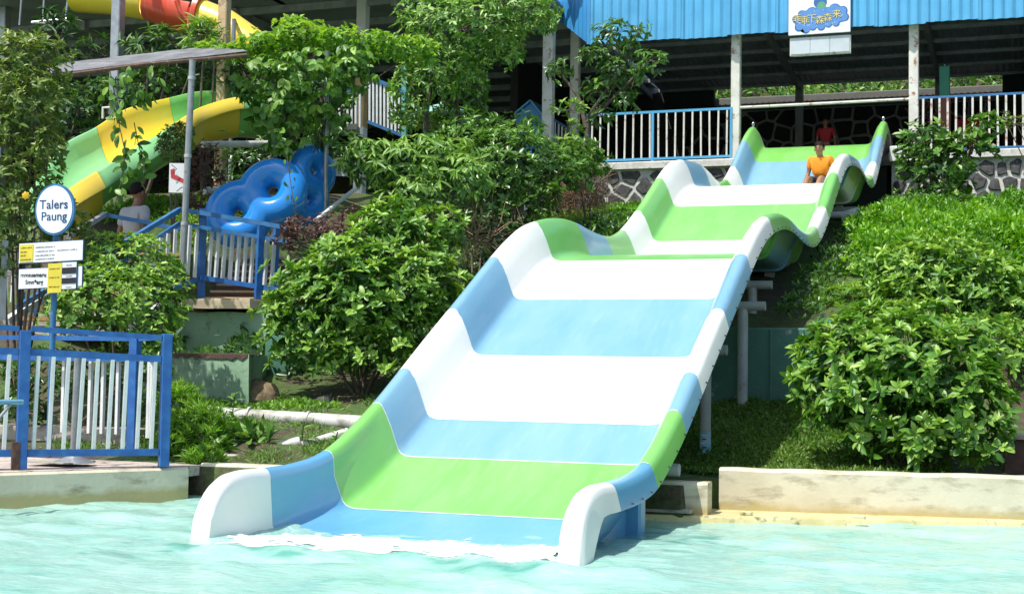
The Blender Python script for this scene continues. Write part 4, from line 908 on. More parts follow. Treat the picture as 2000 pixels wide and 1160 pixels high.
# upper stair rail between tan pillar and tree
rA, rB = at(722, 235, D=27), at(792, 262, D=27)
t = thing('stair_railing', 'blue topped white picket railing sloping down behind the tan pillar', 'railing', rA)
member(t, 'rail', at(718, 150, D=27), at(792, 182, D=27), .07, .07, 'blue_rail'); member(t, 'rail', at(718, 238, D=27), at(792, 268, D=27), .06, .06, 'blue_rail')
for i in range(10): member(t, 'picket', at(722+i*7.2, 240+i*2.9, D=27), at(722+i*7.2, 153+i*3.1, D=27), .035, .035, 'white_paint')
member(t, 'post', at(790, 275, D=27), at(790, 130, D=27), .09, .09, 'turquoise')
t = thing('picket_fence', 'white pickets glimpsed behind the hanging vine', 'fence', at(690, 250, D=26)); 
for i in range(7): member(t, 'picket', at(655+i*8, 250, D=26), at(655+i*8, 180, D=26), .035, .035, 'white_paint')
member(t, 'rail', at(650, 180, D=26), at(710, 176, D=26), .05, .05, 'blue_rail'); 
t = thing('ledge_slab', 'thin concrete ledge in front of the white pickets', 'slab', at(640, 250, D=25.5)); mb = MB(); mb.bar(at(600, 254, D=25.5), at(700, 252, D=25.5), .5, .1); mb.build('slab', M['concrete'], t)

# front fence by the pool
c0 = np.array([-3.15, 1.46, .31]); c1 = np.array([-3.97, .57, .31]); dv = c1-c0; ff = thing('pool_fence', 'bright blue fence with white pickets standing on the pool edge at lower left', 'fence', c0)
Rz = Matrix.Rotation(math.atan2(dv[1], dv[0]), 3, 'Z')
pL = c0+dv*1.0
for p_, b_, w_ in ((c0, 0, .085), (pL, 0, .09), (c0+dv*2.25, 0, .09)):
    mb = MB(); mb.bbox((p_[0], p_[1], .31+.575), (w_, w_, 1.17), Rz, .005); mb.build('post', M['blue_paint'], ff)
zl = lambda z0, z1, f: z0+(z1-z0)*f
for z0, z1, th, wd in ((1.437, 1.483, .045, .05), (1.245, 1.287, .06, .045), (.425, .432, .06, .045)):
    for f0, f1 in ((0, 1), (1, 2.25)):
        a_, b_ = c0+dv*f0, c0+dv*f1; u_ = dv/np.linalg.norm(dv)*.05; member(ff, 'rail', (a_[0]+u_[0], a_[1]+u_[1], zl(z0, z1, f0)), (b_[0]-u_[0], b_[1]-u_[1], zl(z0, z1, f1)), wd, th, 'blue_paint')
for seg in (0, 1):
    for i in range(9):
        f = (i+.85)/9.7; f = f if seg == 0 else 1+f*1.25; p_ = c0+dv*f; ln = random.uniform(.010, .018); mb = MB(); mb.bar((p_[0]-ln, p_[1], .452), (p_[0]+ln, p_[1], zl(1.217, 1.259, f)), .042, .03, (dv[0], dv[1], 0)); mb.build('picket', M['white_paint'], ff)
bp = at(262, 760, Y=2.25); zt = 1.44
for a_, w_ in (((bp[0], 2.25), .09), ((bp[0]-2.4, 2.0), .09)):
    mb = MB(); mb.bbox((a_[0], a_[1], .87), (w_, w_, 1.16), None, .005); mb.build('post', M['blue_paint'], ff)
for z, th in ((1.44, .045), (1.25, .06)):
    member(ff, 'rail', (c0[0]-.04, c0[1]+.03, z), (bp[0]+.05, 2.25, z), .045, th, 'blue_paint'); member(ff, 'rail', (bp[0]-.05, 2.25, z), (bp[0]-2.36, 2.0, z), .045, th, 'blue_paint')
for x_ in (124, 176, 201, 230, 291, 296): 
    q = at(x_, 780, Y=2.28 if x_ < 260 else 1.85); mb = MB(); mb.bar((q[0], q[1], .52), (q[0], q[1], 1.22), .04, .03, (1, 0, 0)); mb.build('picket', M['white_paint'], ff)
mb = MB(); mb.bbox((c1[0]-.015, c1[1]-.05, .40), (.07, .05, .26), Rz, .004); mb.build('bracket', mat('rusty_black', (.05, .03, .025), .8, c2=(.12, .06, .04), s=20), ff)
t = thing('low_kerb', 'low weathered concrete kerb behind the blue fence', 'kerb', (-4.2, 2.4, .3)); kp = [at(-40, 850, Y=2.55)[0], at(248, 852, Y=2.55)[0]]
for i in range(3):
    w_ = (kp[1]-kp[0])/3; mb = MB(); mb.bbox((kp[0]+w_*(i+.5), 2.72, .43), (w_-.012, .36, .26), None, .015); mb.build('block', M['concrete'], t, True)
tb_ = thing('table_edge', 'pale blue pipe rail end reaching in from the left edge', 'rail', at(0, 785, D=11.2)); mb = MB(); mb.tube([at(-120, 786, D=11), at(44, 785, D=11.6)], .022, 10); mb.build('pipe', mat('pale_blue', (.16, .33, .45), .4), tb_, True); mb = MB(); mb.tube([at(-30, 850, D=11.2), at(20, 790, D=11.5)], .014, 8); mb.build('brace', M['galvanised'], tb_, True)
# grey pole on a metal plate
q = at(143, 903, Z=.32); pb = thing('umbrella_base', 'grey steel tube standing on a cone shaped plate behind the fence', 'umbrella base', (q[0], q[1], .318)); mb = MB(); mb.tube([(q[0], q[1], .32), (q[0]+.015, q[1], 1.26)], .031, 12); mb.build('tube', M['galvanised'], pb, True)
mb = MB(); mb.tube([(q[0], q[1], .319), (q[0], q[1], .335), (q[0], q[1], .37), (q[0], q[1], .40)], [.19, .17, .07, .045], 20); mb.build('cone', M['galvanised'], pb, True); mb = MB(); mb.bbox((q[0]-.12, q[1]-.02, .326), (.46, .4, .012), None, .004); mb.build('plate', M['concrete'], pb)

# information sign
q = at(95, 893, Z=.34); sgn = thing('information_sign', 'oval white sign reading Talers Paung above long boards on a blue pole', 'sign', q); Dq = float((q-CAM)@FWD)
top = at(110, 440, D=Dq); mb = MB(); mb.tube([q, top], .026, 12); mb.build('pole', M['blue_rail'], sgn, True)
mb = MB(); mb.tube([q, q+np.array([0, 0, .07])], .03, 12); mb.build('pole_foot', M['post_red'], sgn, True)
ppm = Dq/F
xo = Vector(_fx*math.cos(-.25)+_fy*math.sin(-.25))   # boards turned a little towards the pool
def oval(rx_, rz_, n=40): return [(rx_*math.cos(2*math.pi*i/n), rz_*math.sin(2*math.pi*i/n)) for i in range(n)]
co = at(110, 410, D=Dq-.06); k = 1/math.cos(.25)
_, nd = plate(sgn, 'oval_rim', M['blue_rail'], co, 0, 0, xo, .03, oval(41.5*ppm*k, 50*ppm)); plate(sgn, 'oval_board', M['board_white'], co, 0, 0, xo, .004, oval(37.5*ppm*k, 46*ppm), .031)
def sp(px, py, lift): return Vector(co)+xo*((px-110)*ppm*k)+Vector((0, 0, (410-py)*ppm+(px-110)*ppm*.03))+nd*lift
def sgtext(s, m, size, px, py, lift, bold=0, par=None): return text(par or sgn, 'lettering', s, m, size, sp(px, py, lift), xo+Vector((0, 0, .03)), (0, 0, 1), nd, .0012, bold)
ovb = [o for o in sgn.children if o.name.startswith('oval_board')][0]
sgtext('Talers', M['ink_blue'], 25*ppm, 109, 401, .037, .0010, ovb); sgtext('Paung', M['ink_blue'], 24*ppm, 110, 424, .037, .0008, ovb)
def board(px0, px1, yt, yb, lift, m, name='board', rim=True, par=None):
    w = (px1-px0)*ppm*k/2; h = (yb-yt)*ppm/2; c = sp((px0+px1)/2, (yt+yb)/2, 0); xd = xo+Vector((0, 0, .045)); zd = Vector((0, 0, 1)); rc = lambda e: [(-w-e, -h-e), (w+e, -h-e), (w+e, h+e), (-w-e, h+e)]
    if rim: mb = MB(); mb.prism(rc(.006), c, xd, zd, nd, lift-.012, lift-.001); mb.build('board_back', M['ink_blue'], par or sgn)
    mb = MB(); mb.prism(rc(0), c, xd, zd, nd, lift, lift+.004); return mb.build(name, m, par or sgn)
b1 = board(37, 171, 473, 511, .02, M['board_white']); b2 = board(38, 171, 523, 561, .02, M['board_white'])
y1 = board(39, 67, 476, 510, .0255, M['sign_yellow'], 'yellow_panel', False, b1); y2 = board(102, 131, 515, 572, .040, M['sign_yellow'], 'yellow_panel', False)
b3 = board(131, 161, 514, 565, .036, M['board_white'], 'side_panel')
board(132, 161, 524, 536, .0415, M['ink'], 'black_bar', False, b3); board(132, 161, 544, 555, .0415, M['ink'], 'black_bar', False, b3)
sgtext('mmsuamaru', M['ink'], 11.5*ppm, 69, 536, .026, .0010, b2); sgtext('Smn*arg', M['ink'], 11.5*ppm, 71, 550, .026, .0010, b2)
def tiny(px0, px1, py, m, lift, par):
    rr = random.Random(int(px0*7+py)); c = sp(px0, py, lift); mb = MB(); x = 0; W__ = (px1-px0)*ppm*k
    while x < W__:
        w = rr.uniform(.5, 1.6)*ppm; h = rr.uniform(1.6, 3)*ppm; mb.prism([(x, 0), (x+w, 0), (x+w, h), (x, h)], c, xo+Vector((0, 0, .045)), (0, 0, 1), nd, 0, .0012); x += w+rr.uniform(.3, .7)*ppm*(3 if rr.random() < .12 else 1)
    mb.build('fine_print', m, par)['kind'] = 'stuff'
for py in (484, 492, 500, 507): tiny(72, 112, py, M['ink_grey'], .0245, b1)
tiny(118, 160, 491, M['ink_grey'], .0245, b1)
for py, x1 in ((484, 64), (492, 54), (499, 52), (507, 63)): tiny(41, x1, py, M['ink_brown'], .030, b1)
for py in (527, 544, 562): tiny(105, 127, py, M['ink_brown'], .0445, y2)
for py in (521, 542, 563): tiny(140, 152, py, M['ink_grey'], .0405, b3)

# green retaining wall right, small turquoise tank edge
gw = thing('retaining_wall', 'dark green painted retaining wall with worn white patches behind the support posts', 'wall', (1.2, 6.3, .7))
x0, x1 = -.6, at(1600, 700, Y=6.32)[0]; zt = at(1450, 640, Y=6.32)[2]; mb = MB(); mb.bbox(((x0+x1)/2, 6.40, (zt+.5)/2), (x1-x0, .18, zt-.5), None, .015); mb.build('face', M['green_worn'], gw)
for xx in (at(1505, 700, Y=6.3)[0], at(1568, 700, Y=6.3)[0]):
    mb = MB(); mb.bbox((xx, 6.30, (zt+.52)/2), (.02, .02, zt-.55), None, .004); mb.build('joint', M['green_worn'], gw)
q = at(1622, 630, Y=6.9); t = thing('planter_tank', 'turquoise painted tank rim above the retaining wall', 'tank', (q[0], 6.9, 1.6)); mb = MB(); mb.tube([(q[0], 7.1, 1.55), (q[0], 7.1, q[2]+.03), (q[0], 7.1, q[2]+.06)], [.17, .17, .18], 20); mb.build('tank', M['turquoise'], t, True)
q = at(1985, 895, Y=4.2); t = thing('low_wall', 'shaded brown wall with a pale top edge at the right border', 'wall', (q[0], 4.2, .3)); mb = MB(); mb.bbox((5.0, 4.35, .46), (2.3, .2, .36), None, .01); mb.build('face', M['brown_edge'], t); mb = MB(); mb.bbox((5.0, 4.34, .665), (2.36, .26, .05), None, .01); mb.build('coping', M['concrete'], t)

# pipes lying on the slope, left
def gpipe(pts, r, label, m='pvc', rings=0, name='pipe', cat='pipe'):
    t = thing(name, label, cat, pts[0]); mb = MB(); mb.tube(pts, r, 16); mb.build('tube', M[m], t, True)
    for i in range(rings):
        u = (i+.7)/rings; a_ = np.array(pts[0]); b_ = np.array(pts[-1]); c_ = a_+(b_-a_)*u; d_ = (b_-a_)/np.linalg.norm(b_-a_)*.012
        mb = MB(); mb.tube([c_-d_, c_+d_], r*1.05, 16); mb.build('coupling', M[m], t, True)
    return t
gpipe([at(300, 795, Y=3.6), at(450, 811, Y=3.6), at(760, 830, Y=3.6)], .08, 'thick pale pipe lying across the slope below the green block', rings=4)
gpipe([at(395, 905, Y=2.6), at(520, 880, Y=2.75), at(588, 862, Y=2.85)], .055, 'pale broken pipe lying low in the weeds near the pool wall', rings=1)
gpipe([at(590, 872, Y=2.8), at(680, 845, Y=3.1)], .052, 'short leaning pale pipe piece beside the slide edge', rings=1)
gpipe([at(430, 862, Y=2.95), at(590, 868, Y=2.9), at(700, 872, Y=2.9)], .018, 'thin dark pipe crossing under the pale pieces', 'black')
gpipe([at(395, 283, D=20.6), at(545, 281, D=21.5)], .05, 'pale support pipe end under the yellow slide', 'pvc')
gpipe([at(398, 373, D=20.4), at(500, 371, D=21.2)], .055, 'pale pipe end left of the blue tubes', 'pvc')
t = thing('concrete_cap', 'small flat concrete cap lying in the weeds by the pool wall', 'slab', at(430, 895, Y=2.3)); q = at(425, 895, Y=2.35); mb = MB(); mb.bbox((q[0], 2.4, .345), (.5, .3, .05), None, .01); mb.build('cap', M['concrete'], t)

# ------------------------------------------------------------------ yellow and green body slide
FA = [((500, 190), 23.0), ((455, 183), 22.5), ((393, 180), 22.0), ((331, 193), 21.4), ((248, 215), 20.6), ((186, 252), 19.9), ((124, 286), 19.2), ((80, 345), 18.4), ((40, 400), 17.8)]
NE = [((560, 200), 22.3), ((474, 190), 21.5), ((400, 207), 20.8), ((360, 228), 20.2), ((300, 268), 19.4), ((240, 303), 18.8), ((195, 330), 18.1), ((138, 366), 17.3), ((95, 400), 16.8)]
A_ = np.array([at(*p, D=d*1.13) for p, d in FA]); B_ = np.array([at(*p, D=d*1.13) for p, d in NE]); tt = np.arange(len(A_), dtype=float)
def cm3(x, P): return np.stack([catmull(x, np.stack([tt, P[:, k]], 1)) for k in range(3)], -1)
ys_ = thing('curved_slide', 'curving yellow and green body slide descending behind the arbour', 'water slide', at(240, 420, D=19))
prof = [(-.06, .10), (-.05, .02), (-.02, -.01), (0, 0), (.03, .10), (.08, .26), (.18, .40), (.32, .47), (.5, .49), (.68, .47), (.82, .40), (.92, .26), (.97, .10), (1.0, 0)]
flg = [(1.0, 0), (1.03, -.012), (1.07, .0), (1.16, .13), (1.17, .16)]
def loft(x0, x1, pf, m, name, thick=.0, par=None):
    xs = np.linspace(x0, x1, max(4, int((x1-x0)*8))); a = cm3(xs, A_); b = cm3(xs, B_); rows = []; rows2 = []
    for i in range(len(xs)):
        w = b[i]-a[i]; T = (cm3(np.array([min(xs[i]+.05, 8)]), (A_+B_)/2)-cm3(np.array([max(xs[i]-.05, 0)]), (A_+B_)/2))[0]; n_ = np.cross(T, w); n_ /= np.linalg.norm(n_); n_ = n_ if n_[2] < 0 else -n_
        rows.append([tuple(a[i]+w*u+n_*dz) for u, dz in pf]); rows2.append([tuple(a[i]+w*(.5+(u-.5)*1.03)+n_*(dz+.02)) for u, dz in pf])
    mb = MB(); mb.grid(rows); mb.grid(rows2[::-1]); mb.grid([rows[0], rows2[0]]); mb.grid([rows[-1], rows2[-1]])
    return mb.build(name, M[m], par or ys_, 'all')
for x0, x1, m_ in ((0, 3.0, 'gel_green'), (3.0, 4.95, 'gel_yellow'), (4.95, 7.2, 'gel_pale'), (7.2, 8, 'gel_pale')): loft(x0+.004, x1-.004, prof, m_, 'channel')
for x0, x1, m_ in ((0, 1.0, 'gel_pale'), (1.0, 3.4, 'gel_yellow'), (3.4, 6.15, 'gel_pale'), (6.15, 8, 'gel_yellow')): loft(x0+.004, x1-.004, flg, m_, 'rim')
hull = [(1.02, .14), (1.0, .30), (.93, .52), (.8, .66), (.62, .70)]
for x0, x1, m_ in ((0, 1.05, 'gel_green'), (1.05, 2.7, 'gel_yellow'), (2.7, 6.1, 'gel_green'), (6.1, 8, 'gel_yellow')): loft(x0+.004, x1-.004, hull, m_, 'hull')
# red and yellow flume high up
FA2 = [((190, -8), 27.0), ((300, -14), 26.6), ((350, -18), 26.3), ((420, -6), 26), ((470, 20), 25.8)]
rs2 = thing('flume', 'red and yellow water flume high under the shed roof', 'water slide', at(330, 20, D=26.5))
pts = [((150, -12), 27.2), ((215, -8), 27.0), ((290, 3), 26.8), ((300, 4), 26.7), ((352, 24), 26.5), ((385, 30), 26.4), ((388, 31), 26.4), ((440, 52), 26.2), ((500, 95), 26.0)]
W = [at(*p, D=d) for p, d in pts]
def trough(pts, r, m, name, a0=-25, a1=205):
    rows = []
    for i, p in enumerate(pts):
        T = Vector(pts[min(i+1, len(pts)-1)])-Vector(pts[max(i-1, 0)]); T.normalize(); S = T.cross(Vector((0, 0, 1))).normalized(); U = S.cross(T); rows.append([tuple(Vector(p)+S*r*math.cos(math.radians(a))*1.0-U*r*math.sin(math.radians(a))) for a in np.linspace(a0, a1, 18)])
    rows2 = [[tuple(Vector(q)*1.0+(Vector(q)-Vector(p))*.05) for q in r] for r, p in zip(rows, pts)]
    mb = MB(); mb.grid(rows); mb.grid(rows2[::-1]); mb.grid([rows[0], rows2[0]]); mb.grid([rows[-1], rows2[-1]]); return mb.build(name, M[m], rs2, 'all')
trough(W[0:3], .34, 'gel_yellow', 'section'); trough(W[3:6], .36, 'gel_red', 'section'); trough(W[6:], .30, 'gel_yellow', 'section', -60, 300)
mb = MB(); mb.tube([W[5]+np.array([0, 0, .0]), W[5]+(W[6]-W[5])*2+np.array([0.04, 0, 0])], .40, 20); mb.build('collar', M['gel_red'], rs2, True)
mb = MB(); mb.tube([at(345, 2, D=26.1), at(352, 22, D=26.1), at(372, 46, D=26.1)], .05, 10); mb.build('rib', M['gel_red'], rs2, True)

# ------------------------------------------------------------------ blue twin rings
def rings_mesh(cs, R_, r_):
    bmn = MB()
    for (x, z) in cs:
        P = []
        for i in range(41):
            a = 2*math.pi*i/40; P.append([((R_+r_*math.cos(b))*math.cos(a)+x, r_*math.sin(b)*1.0, (R_+r_*math.cos(b))*math.sin(a)+z) for b in np.linspace(0, 2*math.pi, 21)])
        bmn.grid(P)
    o = bmn.build('tmp', M['tube_blue']); m = o.modifiers.new('r', 'REMESH'); m.mode = 'VOXEL'; m.voxel_size = .024; s = o.modifiers.new('s', 'SMOOTH'); s.iterations = 9; s.factor = .6
    dg = bpy.context.evaluated_depsgraph_get(); dg.update(); me = bpy.data.meshes.new_from_object(o.evaluated_get(dg)); bpy.data.objects.remove(o); me.polygons.foreach_set('use_smooth', [True]*len(me.polygons)); me.name = 'twin_ring'; return me
rm = rings_mesh([(-.26, 0), (.26, 0)], .28, .2)
def ringobj(name, label, c, ang, yawd, tiltd, sc_=1):
    t = thing(name, label, 'inflatable ring', c, 'blue twin inflatable rings'); o = bpy.data.objects.new('inflated_tube', rm); col.objects.link(o); o.parent = t
    R = Matrix.Rotation(math.radians(yawd), 4, 'Z') @ Matrix.Rotation(math.radians(tiltd), 4, 'X') @ Matrix.Rotation(math.radians(ang), 4, 'Y'); o.matrix_basis = R @ Matrix.Scale(sc_*1.03, 4)
    for s_ in (-1, 1):
        mb = MB(); mb.tube([(.29*s_+.45*math.cos(a), -.0, .45*math.sin(a)) for a in np.linspace(-2.2 if s_ < 0 else -.9, 2.2 if s_ < 0 else .9, 3)], .002, 4, False)
        mb = MB(); mb.tube([(.0, -.168, -.05), (.0, -.18, 0), (.0, -.168, .05)], .012, 6)
    hb = mb.build('carry_handle', M['black'], None); hb.parent = t; hb.matrix_basis = o.matrix_basis.copy(); hb.location = (0, 0, 0)
    return t
ringobj('twin_ring', 'glossy blue twin inflatable ring lying tilted with two holes facing forward', at(500, 397, D=18.9), -37, 14, -16, .96)
ringobj('twin_ring', 'blue twin inflatable ring standing on edge behind the other one', at(603, 362, D=19.5), -72, 66, -4, .76)

# ------------------------------------------------------------------ people
def skin_mesh(nodes, edges, name, m, parent, sub=2, root=0, flat=None):
    me = bpy.data.meshes.new(name); me.from_pydata([n[0] for n in nodes], edges, []); o = bpy.data.objects.new(name, me); col.objects.link(o)
    md = o.modifiers.new('skin', 'SKIN'); md.use_smooth_shade = True; md.branch_smoothing = .4
    for i, n in enumerate(nodes):
        r = n[1]; v = me.skin_vertices[0].data[i]; v.radius = (r, r) if not isinstance(r, tuple) else r; v.use_root = (i == root)
    s = o.modifiers.new('sub', 'SUBSURF'); s.levels = sub; s.render_levels = sub
    dg = bpy.context.evaluated_depsgraph_get(); dg.update(); m2 = bpy.data.meshes.new_from_object(o.evaluated_get(dg)); bpy.data.objects.remove(o); m2.name = name; m2.materials.clear(); m2.materials.append(m); m2.polygons.foreach_set('use_smooth', [True]*len(m2.polygons))
    oo = bpy.data.objects.new(name, m2); col.objects.link(oo); oo.parent = parent; return oo
def person(label, loc, rz, scale, J, top, bottom, skin='skin', seated=False, face=True, hairl=.0):
    """J: joint name -> local point; body faces -Y. One continuous skin body; clothes, hair and face details are children."""
    P = thing('person', label, 'person', loc); P.rotation_euler = (0, 0, rz); P.scale = (scale,)*3
    n = []; e = []; id_ = {}
    def node(k, p, r, link_to=None):
        id_[k] = len(n); n.append((tuple(p), r))
        if link_to: e.append((id_[link_to], id_[k]))
    V3 = lambda k: Vector(J[k])
    node('pel', J['pel'], (.12, .10)); node('bel', J['bel'], (.11, .09), 'pel'); node('che', J['che'], (.13, .09), 'bel'); node('nb', V3('neck')-Vector((0, 0, .03)), .062, 'che'); node('nk', J['neck'], .052, 'nb')
    h = V3('head'); node('jaw', h+Vector((0, -.012, -.075)), .062, 'nk'); node('hd', h+Vector((0, 0, 0)), (.078, .092), 'jaw'); node('ht', h+Vector((0, .008, .06)), (.072, .085), 'hd'); node('hx', h+Vector((0, .01, .095)), .045, 'ht')
    for s_, S in ((-1, 'R'), (1, 'L')):
        node('sh'+S, J['sh'+S], .062, 'che'); node('ua'+S, V3('sh'+S).lerp(V3('el'+S), .5), .047, 'sh'+S); node('el'+S, J['el'+S], .038, 'ua'+S); node('fa'+S, V3('el'+S).lerp(V3('wr'+S), .4), .038, 'el'+S); node('wr'+S, J['wr'+S], .026, 'fa'+S)
        d = (V3('wr'+S)-V3('el'+S)).normalized(); pc = V3('wr'+S)+d*.06; node('pa'+S, pc, (.038, .02), 'wr'+S)
        side = d.cross(Vector((0, 0, 1))); side = side.normalized() if side.length > .2 else Vector((0, 1, 0))
        fw = Vector((0, -1, 0)); fw = (fw-d*fw.dot(d)).normalized()
        for f_ in range(4):
            o_ = (f_-1.5)*.02; b0 = pc+fw*o_+d*.03; L_ = (.062, .075, .07, .055)[f_]
            node('f%d%s' % (f_, S), b0, .0095, 'pa'+S); node('g%d%s' % (f_, S), b0+d*L_*.55+fw*.004, .0085, 'f%d%s' % (f_, S)); node('h%d%s' % (f_, S), b0+d*L_*.85+fw.cross(d)*(-s_)*.018, .007, 'g%d%s' % (f_, S))
        node('t0'+S, pc-d*.02+fw*.034, .011, 'pa'+S); node('t1'+S, pc+d*.025+fw*.052, .009, 't0'+S)
        node('hi'+S, J['hi'+S], .088, 'pel'); node('th'+S, V3('hi'+S).lerp(V3('kn'+S), .5), .075, 'hi'+S); node('kn'+S, J['kn'+S], .054, 'th'+S); node('ca'+S, V3('kn'+S).lerp(V3('an'+S), .35), .052, 'kn'+S); node('an'+S, J['an'+S], .034, 'ca'+S)
        node('he'+S, V3('an'+S)+Vector((0, -.02, -.05)), .036, 'an'+S); node('to'+S, V3('an'+S)+Vector((s_*.02, -.16, -.055)), .03, 'he'+S)
    skin_mesh(n, e, 'body', M[skin], P)
    # shirt
    n2 = []; e2 = []; id2 = {}
    def nd2(k, p, r, l=None):
        id2[k] = len(n2); n2.append((tuple(p), r))
        if l: e2.append((id2[l], id2[k]))
    nd2('p', V3('pel')+Vector((0, 0, .12 if seated else .075)), (.17, .125)); nd2('b', V3('bel'), (.17, .13), 'p'); nd2('c', V3('che'), (.18, .14), 'b'); nd2('n', V3('neck')-Vector((0, 0, .045)), .082, 'c')
    for S in 'RL': nd2('s'+S, V3('sh'+S)+Vector((0, 0, .004)), .082, 'c'); nd2('u'+S, V3('sh'+S).lerp(V3('el'+S), .45), .066, 's'+S); nd2('v'+S, V3('sh'+S).lerp(V3('el'+S), .68), .064, 'u'+S)
    skin_mesh(n2, e2, 'shirt', top, P)
    n3 = [(V3('pel')+Vector((0, 0, .03)), (.16, .13)), (V3('pel')-Vector((0, 0, .02)), (.16, .13))]; e3 = [(0, 1)]
    for S in 'RL':
        e_ = .8 if seated else .96; a = V3('hi'+S); b = V3('kn'+S); n3 += [(tuple(a), .112), (tuple(a.lerp(b, e_*.6)), .10), (tuple(a.lerp(b, e_)), .092)]; k = len(n3); e3 += [(1, k-3), (k-3, k-2), (k-2, k-1)]
    n3 = [(tuple(p), r) for p, r in n3]; skin_mesh(n3, e3, 'shorts' if seated else 'trousers', bottom, P)
    def ell(name, m, c, r, hs=None):
        mb = MB(); mb.ball((0, 0, 0), 1, 16, 12)
        vs = []
        for x, y, z in mb.v:
            if hs and z < hs(y): z = hs(y)
            vs.append((c[0]+x*r[0], c[1]+y*r[1], c[2]+z*r[2]))
        mb.v = vs; me = bpy.data.meshes.new(name); me.from_pydata(mb.v, [], mb.f); me.materials.append(m); me.polygons.foreach_set('use_smooth', [True]*len(me.polygons)); o = bpy.data.objects.new(name, me); col.objects.link(o); o.parent = P; return o
    hc = h+Vector((0, .022, .048)); ell('hair', M['hair'], hc, (.092, .104, .092), lambda y: .22 if y < -.45 else (-.25-.9*max(0, y) if y > 0 else -.05))
    for s_ in (-1, 1): ell('ear', M[skin], h+Vector((s_*.083, .01, -.005)), (.012, .02, .032))
    if face:
        ell('nose', M[skin], h+Vector((0, -.098, -.012)), (.013, .016, .024)); ell('mouth', M['lip'], h+Vector((0, -.086, -.06)), (.026, .008, .007))
        for s_ in (-1, 1): ell('eye', M['eye_dark'], h+Vector((s_*.034, -.088, .012)), (.016, .008, .008)); ell('eyebrow', M['hair'], h+Vector((s_*.035, -.091, .034)), (.022, .007, .007))
    return P
Ym = 17.95; mx = at(1604, 340, Y=Ym)[0]; mz = float(floor_z(Ym)[0])+.02
J = dict(pel=(0, 0, .13), bel=(0, -.03, .31), che=(0, -.05, .48), neck=(0, -.085, .61), head=(0, -.13, .715), shR=(-.17, -.05, .555), shL=(.17, -.05, .555), elR=(-.235, .02, .32), elL=(.235, .02, .32), wrR=(-.285, -.06, .10), wrL=(.285, -.05, .10),
         hiR=(-.10, -.02, .11), hiL=(.10, -.02, .11), knR=(-.12, -.46, .16), knL=(.12, -.46, .16), anR=(-.11, -.80, -.13), anL=(.11, -.80, -.13))
person('man in an orange T-shirt and black shorts sitting near the top of the slide', (mx, Ym, mz), math.radians(-8), 1.08, J, M['shirt_orange'], M['shorts_black'], seated=True)
def standing(lean=0, arm=0): return dict(pel=(0, 0, .93), bel=(0, -.01, 1.10), che=(0, -.01, 1.29), neck=(0, -.03, 1.47), head=(0, -.05, 1.60), shR=(-.19, 0, 1.40), shL=(.19, 0, 1.40), elR=(-.25, .03, 1.12), elL=(.25, .03, 1.12), wrR=(-.27, -.06, .88), wrL=(.27, -.06, .88),
         hiR=(-.10, 0, .90), hiL=(.10, 0, .90), knR=(-.11, -.03, .49), knL=(.11, -.0, .49), anR=(-.11, .05, .09), anL=(.11, .0, .09))
g = at(262, 470, D=18.6); person('man in a grey T-shirt seen from behind on the stairs', (g[0], g[1], at(265, 356, D=18.6)[2]-1.9), math.radians(160), 1.1, standing(), M['shirt_grey'], M['jeans'], 'skin_dark', face=True)
g = at(1613, 250, Y=23.6); person('person in a red sleeveless top in the dark behind the man in orange', (g[0], 23.6, FL), math.radians(-5), (at(1613, 232, Y=23.6)[2]-FL)/1.71, standing(), M['shirt_red'], M['jeans'], 'skin_dark')
# ================================================================== vegetation
def P3(px, py, Y=None, D=None, X=None): return at(px, py, Y=Y, D=D, X=X)
def blob(px, py, rp, Y=None, D=None, ry=None, sq=1.0):
    """a foliage lobe: centre and half-size given where it is seen, real radius from its distance"""
    c = at(px, py, Y=Y, D=D); d = float((c-CAM)@FWD); s = d/F; rx = rp[0]*s; rz = rp[1]*s; return (tuple(c), (rx, (ry or min(rx, rz)*sq), rz))
# big bush, right front
bush('big_bush', 'large glossy green bush leaning over the tall cream pool wall at right', 'bush', (at(1755, 920, Y=3.9)[0], 3.9, .32),
     [blob(1760, 760, (185, 135), Y=4.0, ry=.75), blob(1640, 770, (90, 105), Y=3.8), blob(1660, 690, (95, 70), Y=4.0), blob(1880, 790, (85, 100), Y=3.8), blob(1770, 640, (110, 50), Y=4.4), blob(1800, 860, (150, 60), Y=3.6), blob(1900, 690, (75, 65), Y=4.3), blob(1620, 730, (70, 70), Y=4.0), blob(1930, 860, (45, 55), Y=3.7)],
     'leaf_fresh', .145, .060, 8, .125, 1, nind=300, inner=500, r0=.022, ntip=60, amp=.22, tint0=.50, tvar=.16)
bush('round_bush', 'rounded bush growing up the slope behind the large right bush', 'bush', (at(1850, 700, Y=7.5)[0], 7.5, 1.7),
     [blob(1850, 560, (150, 90), Y=7.5, ry=.8), blob(1760, 540, (75, 60), Y=7.6), blob(1940, 590, (90, 95), Y=7.2), blob(1830, 500, (95, 45), Y=8.0), blob(1985, 700, (55, 90), Y=6.6), blob(1690, 640, (60, 45), Y=7.0), blob(1775, 600, (70, 60), Y=7.0)],
     'leaf_fresh', .13, .048, 8, .125, 2, nind=300, inner=380, tint0=.58, amp=.22)
bush('fern_clump', 'pale feathery clump between the posts and the round bush', 'fern', (at(1640, 610, Y=8)[0], 8, 2.0),
     [blob(1650, 590, (60, 32), Y=8, ry=.3), blob(1610, 605, (40, 22), Y=7.8, ry=.2)], 'leaf_lime', .12, .018, 12, .07, 3, nind=0, inner=200, tint0=.35)
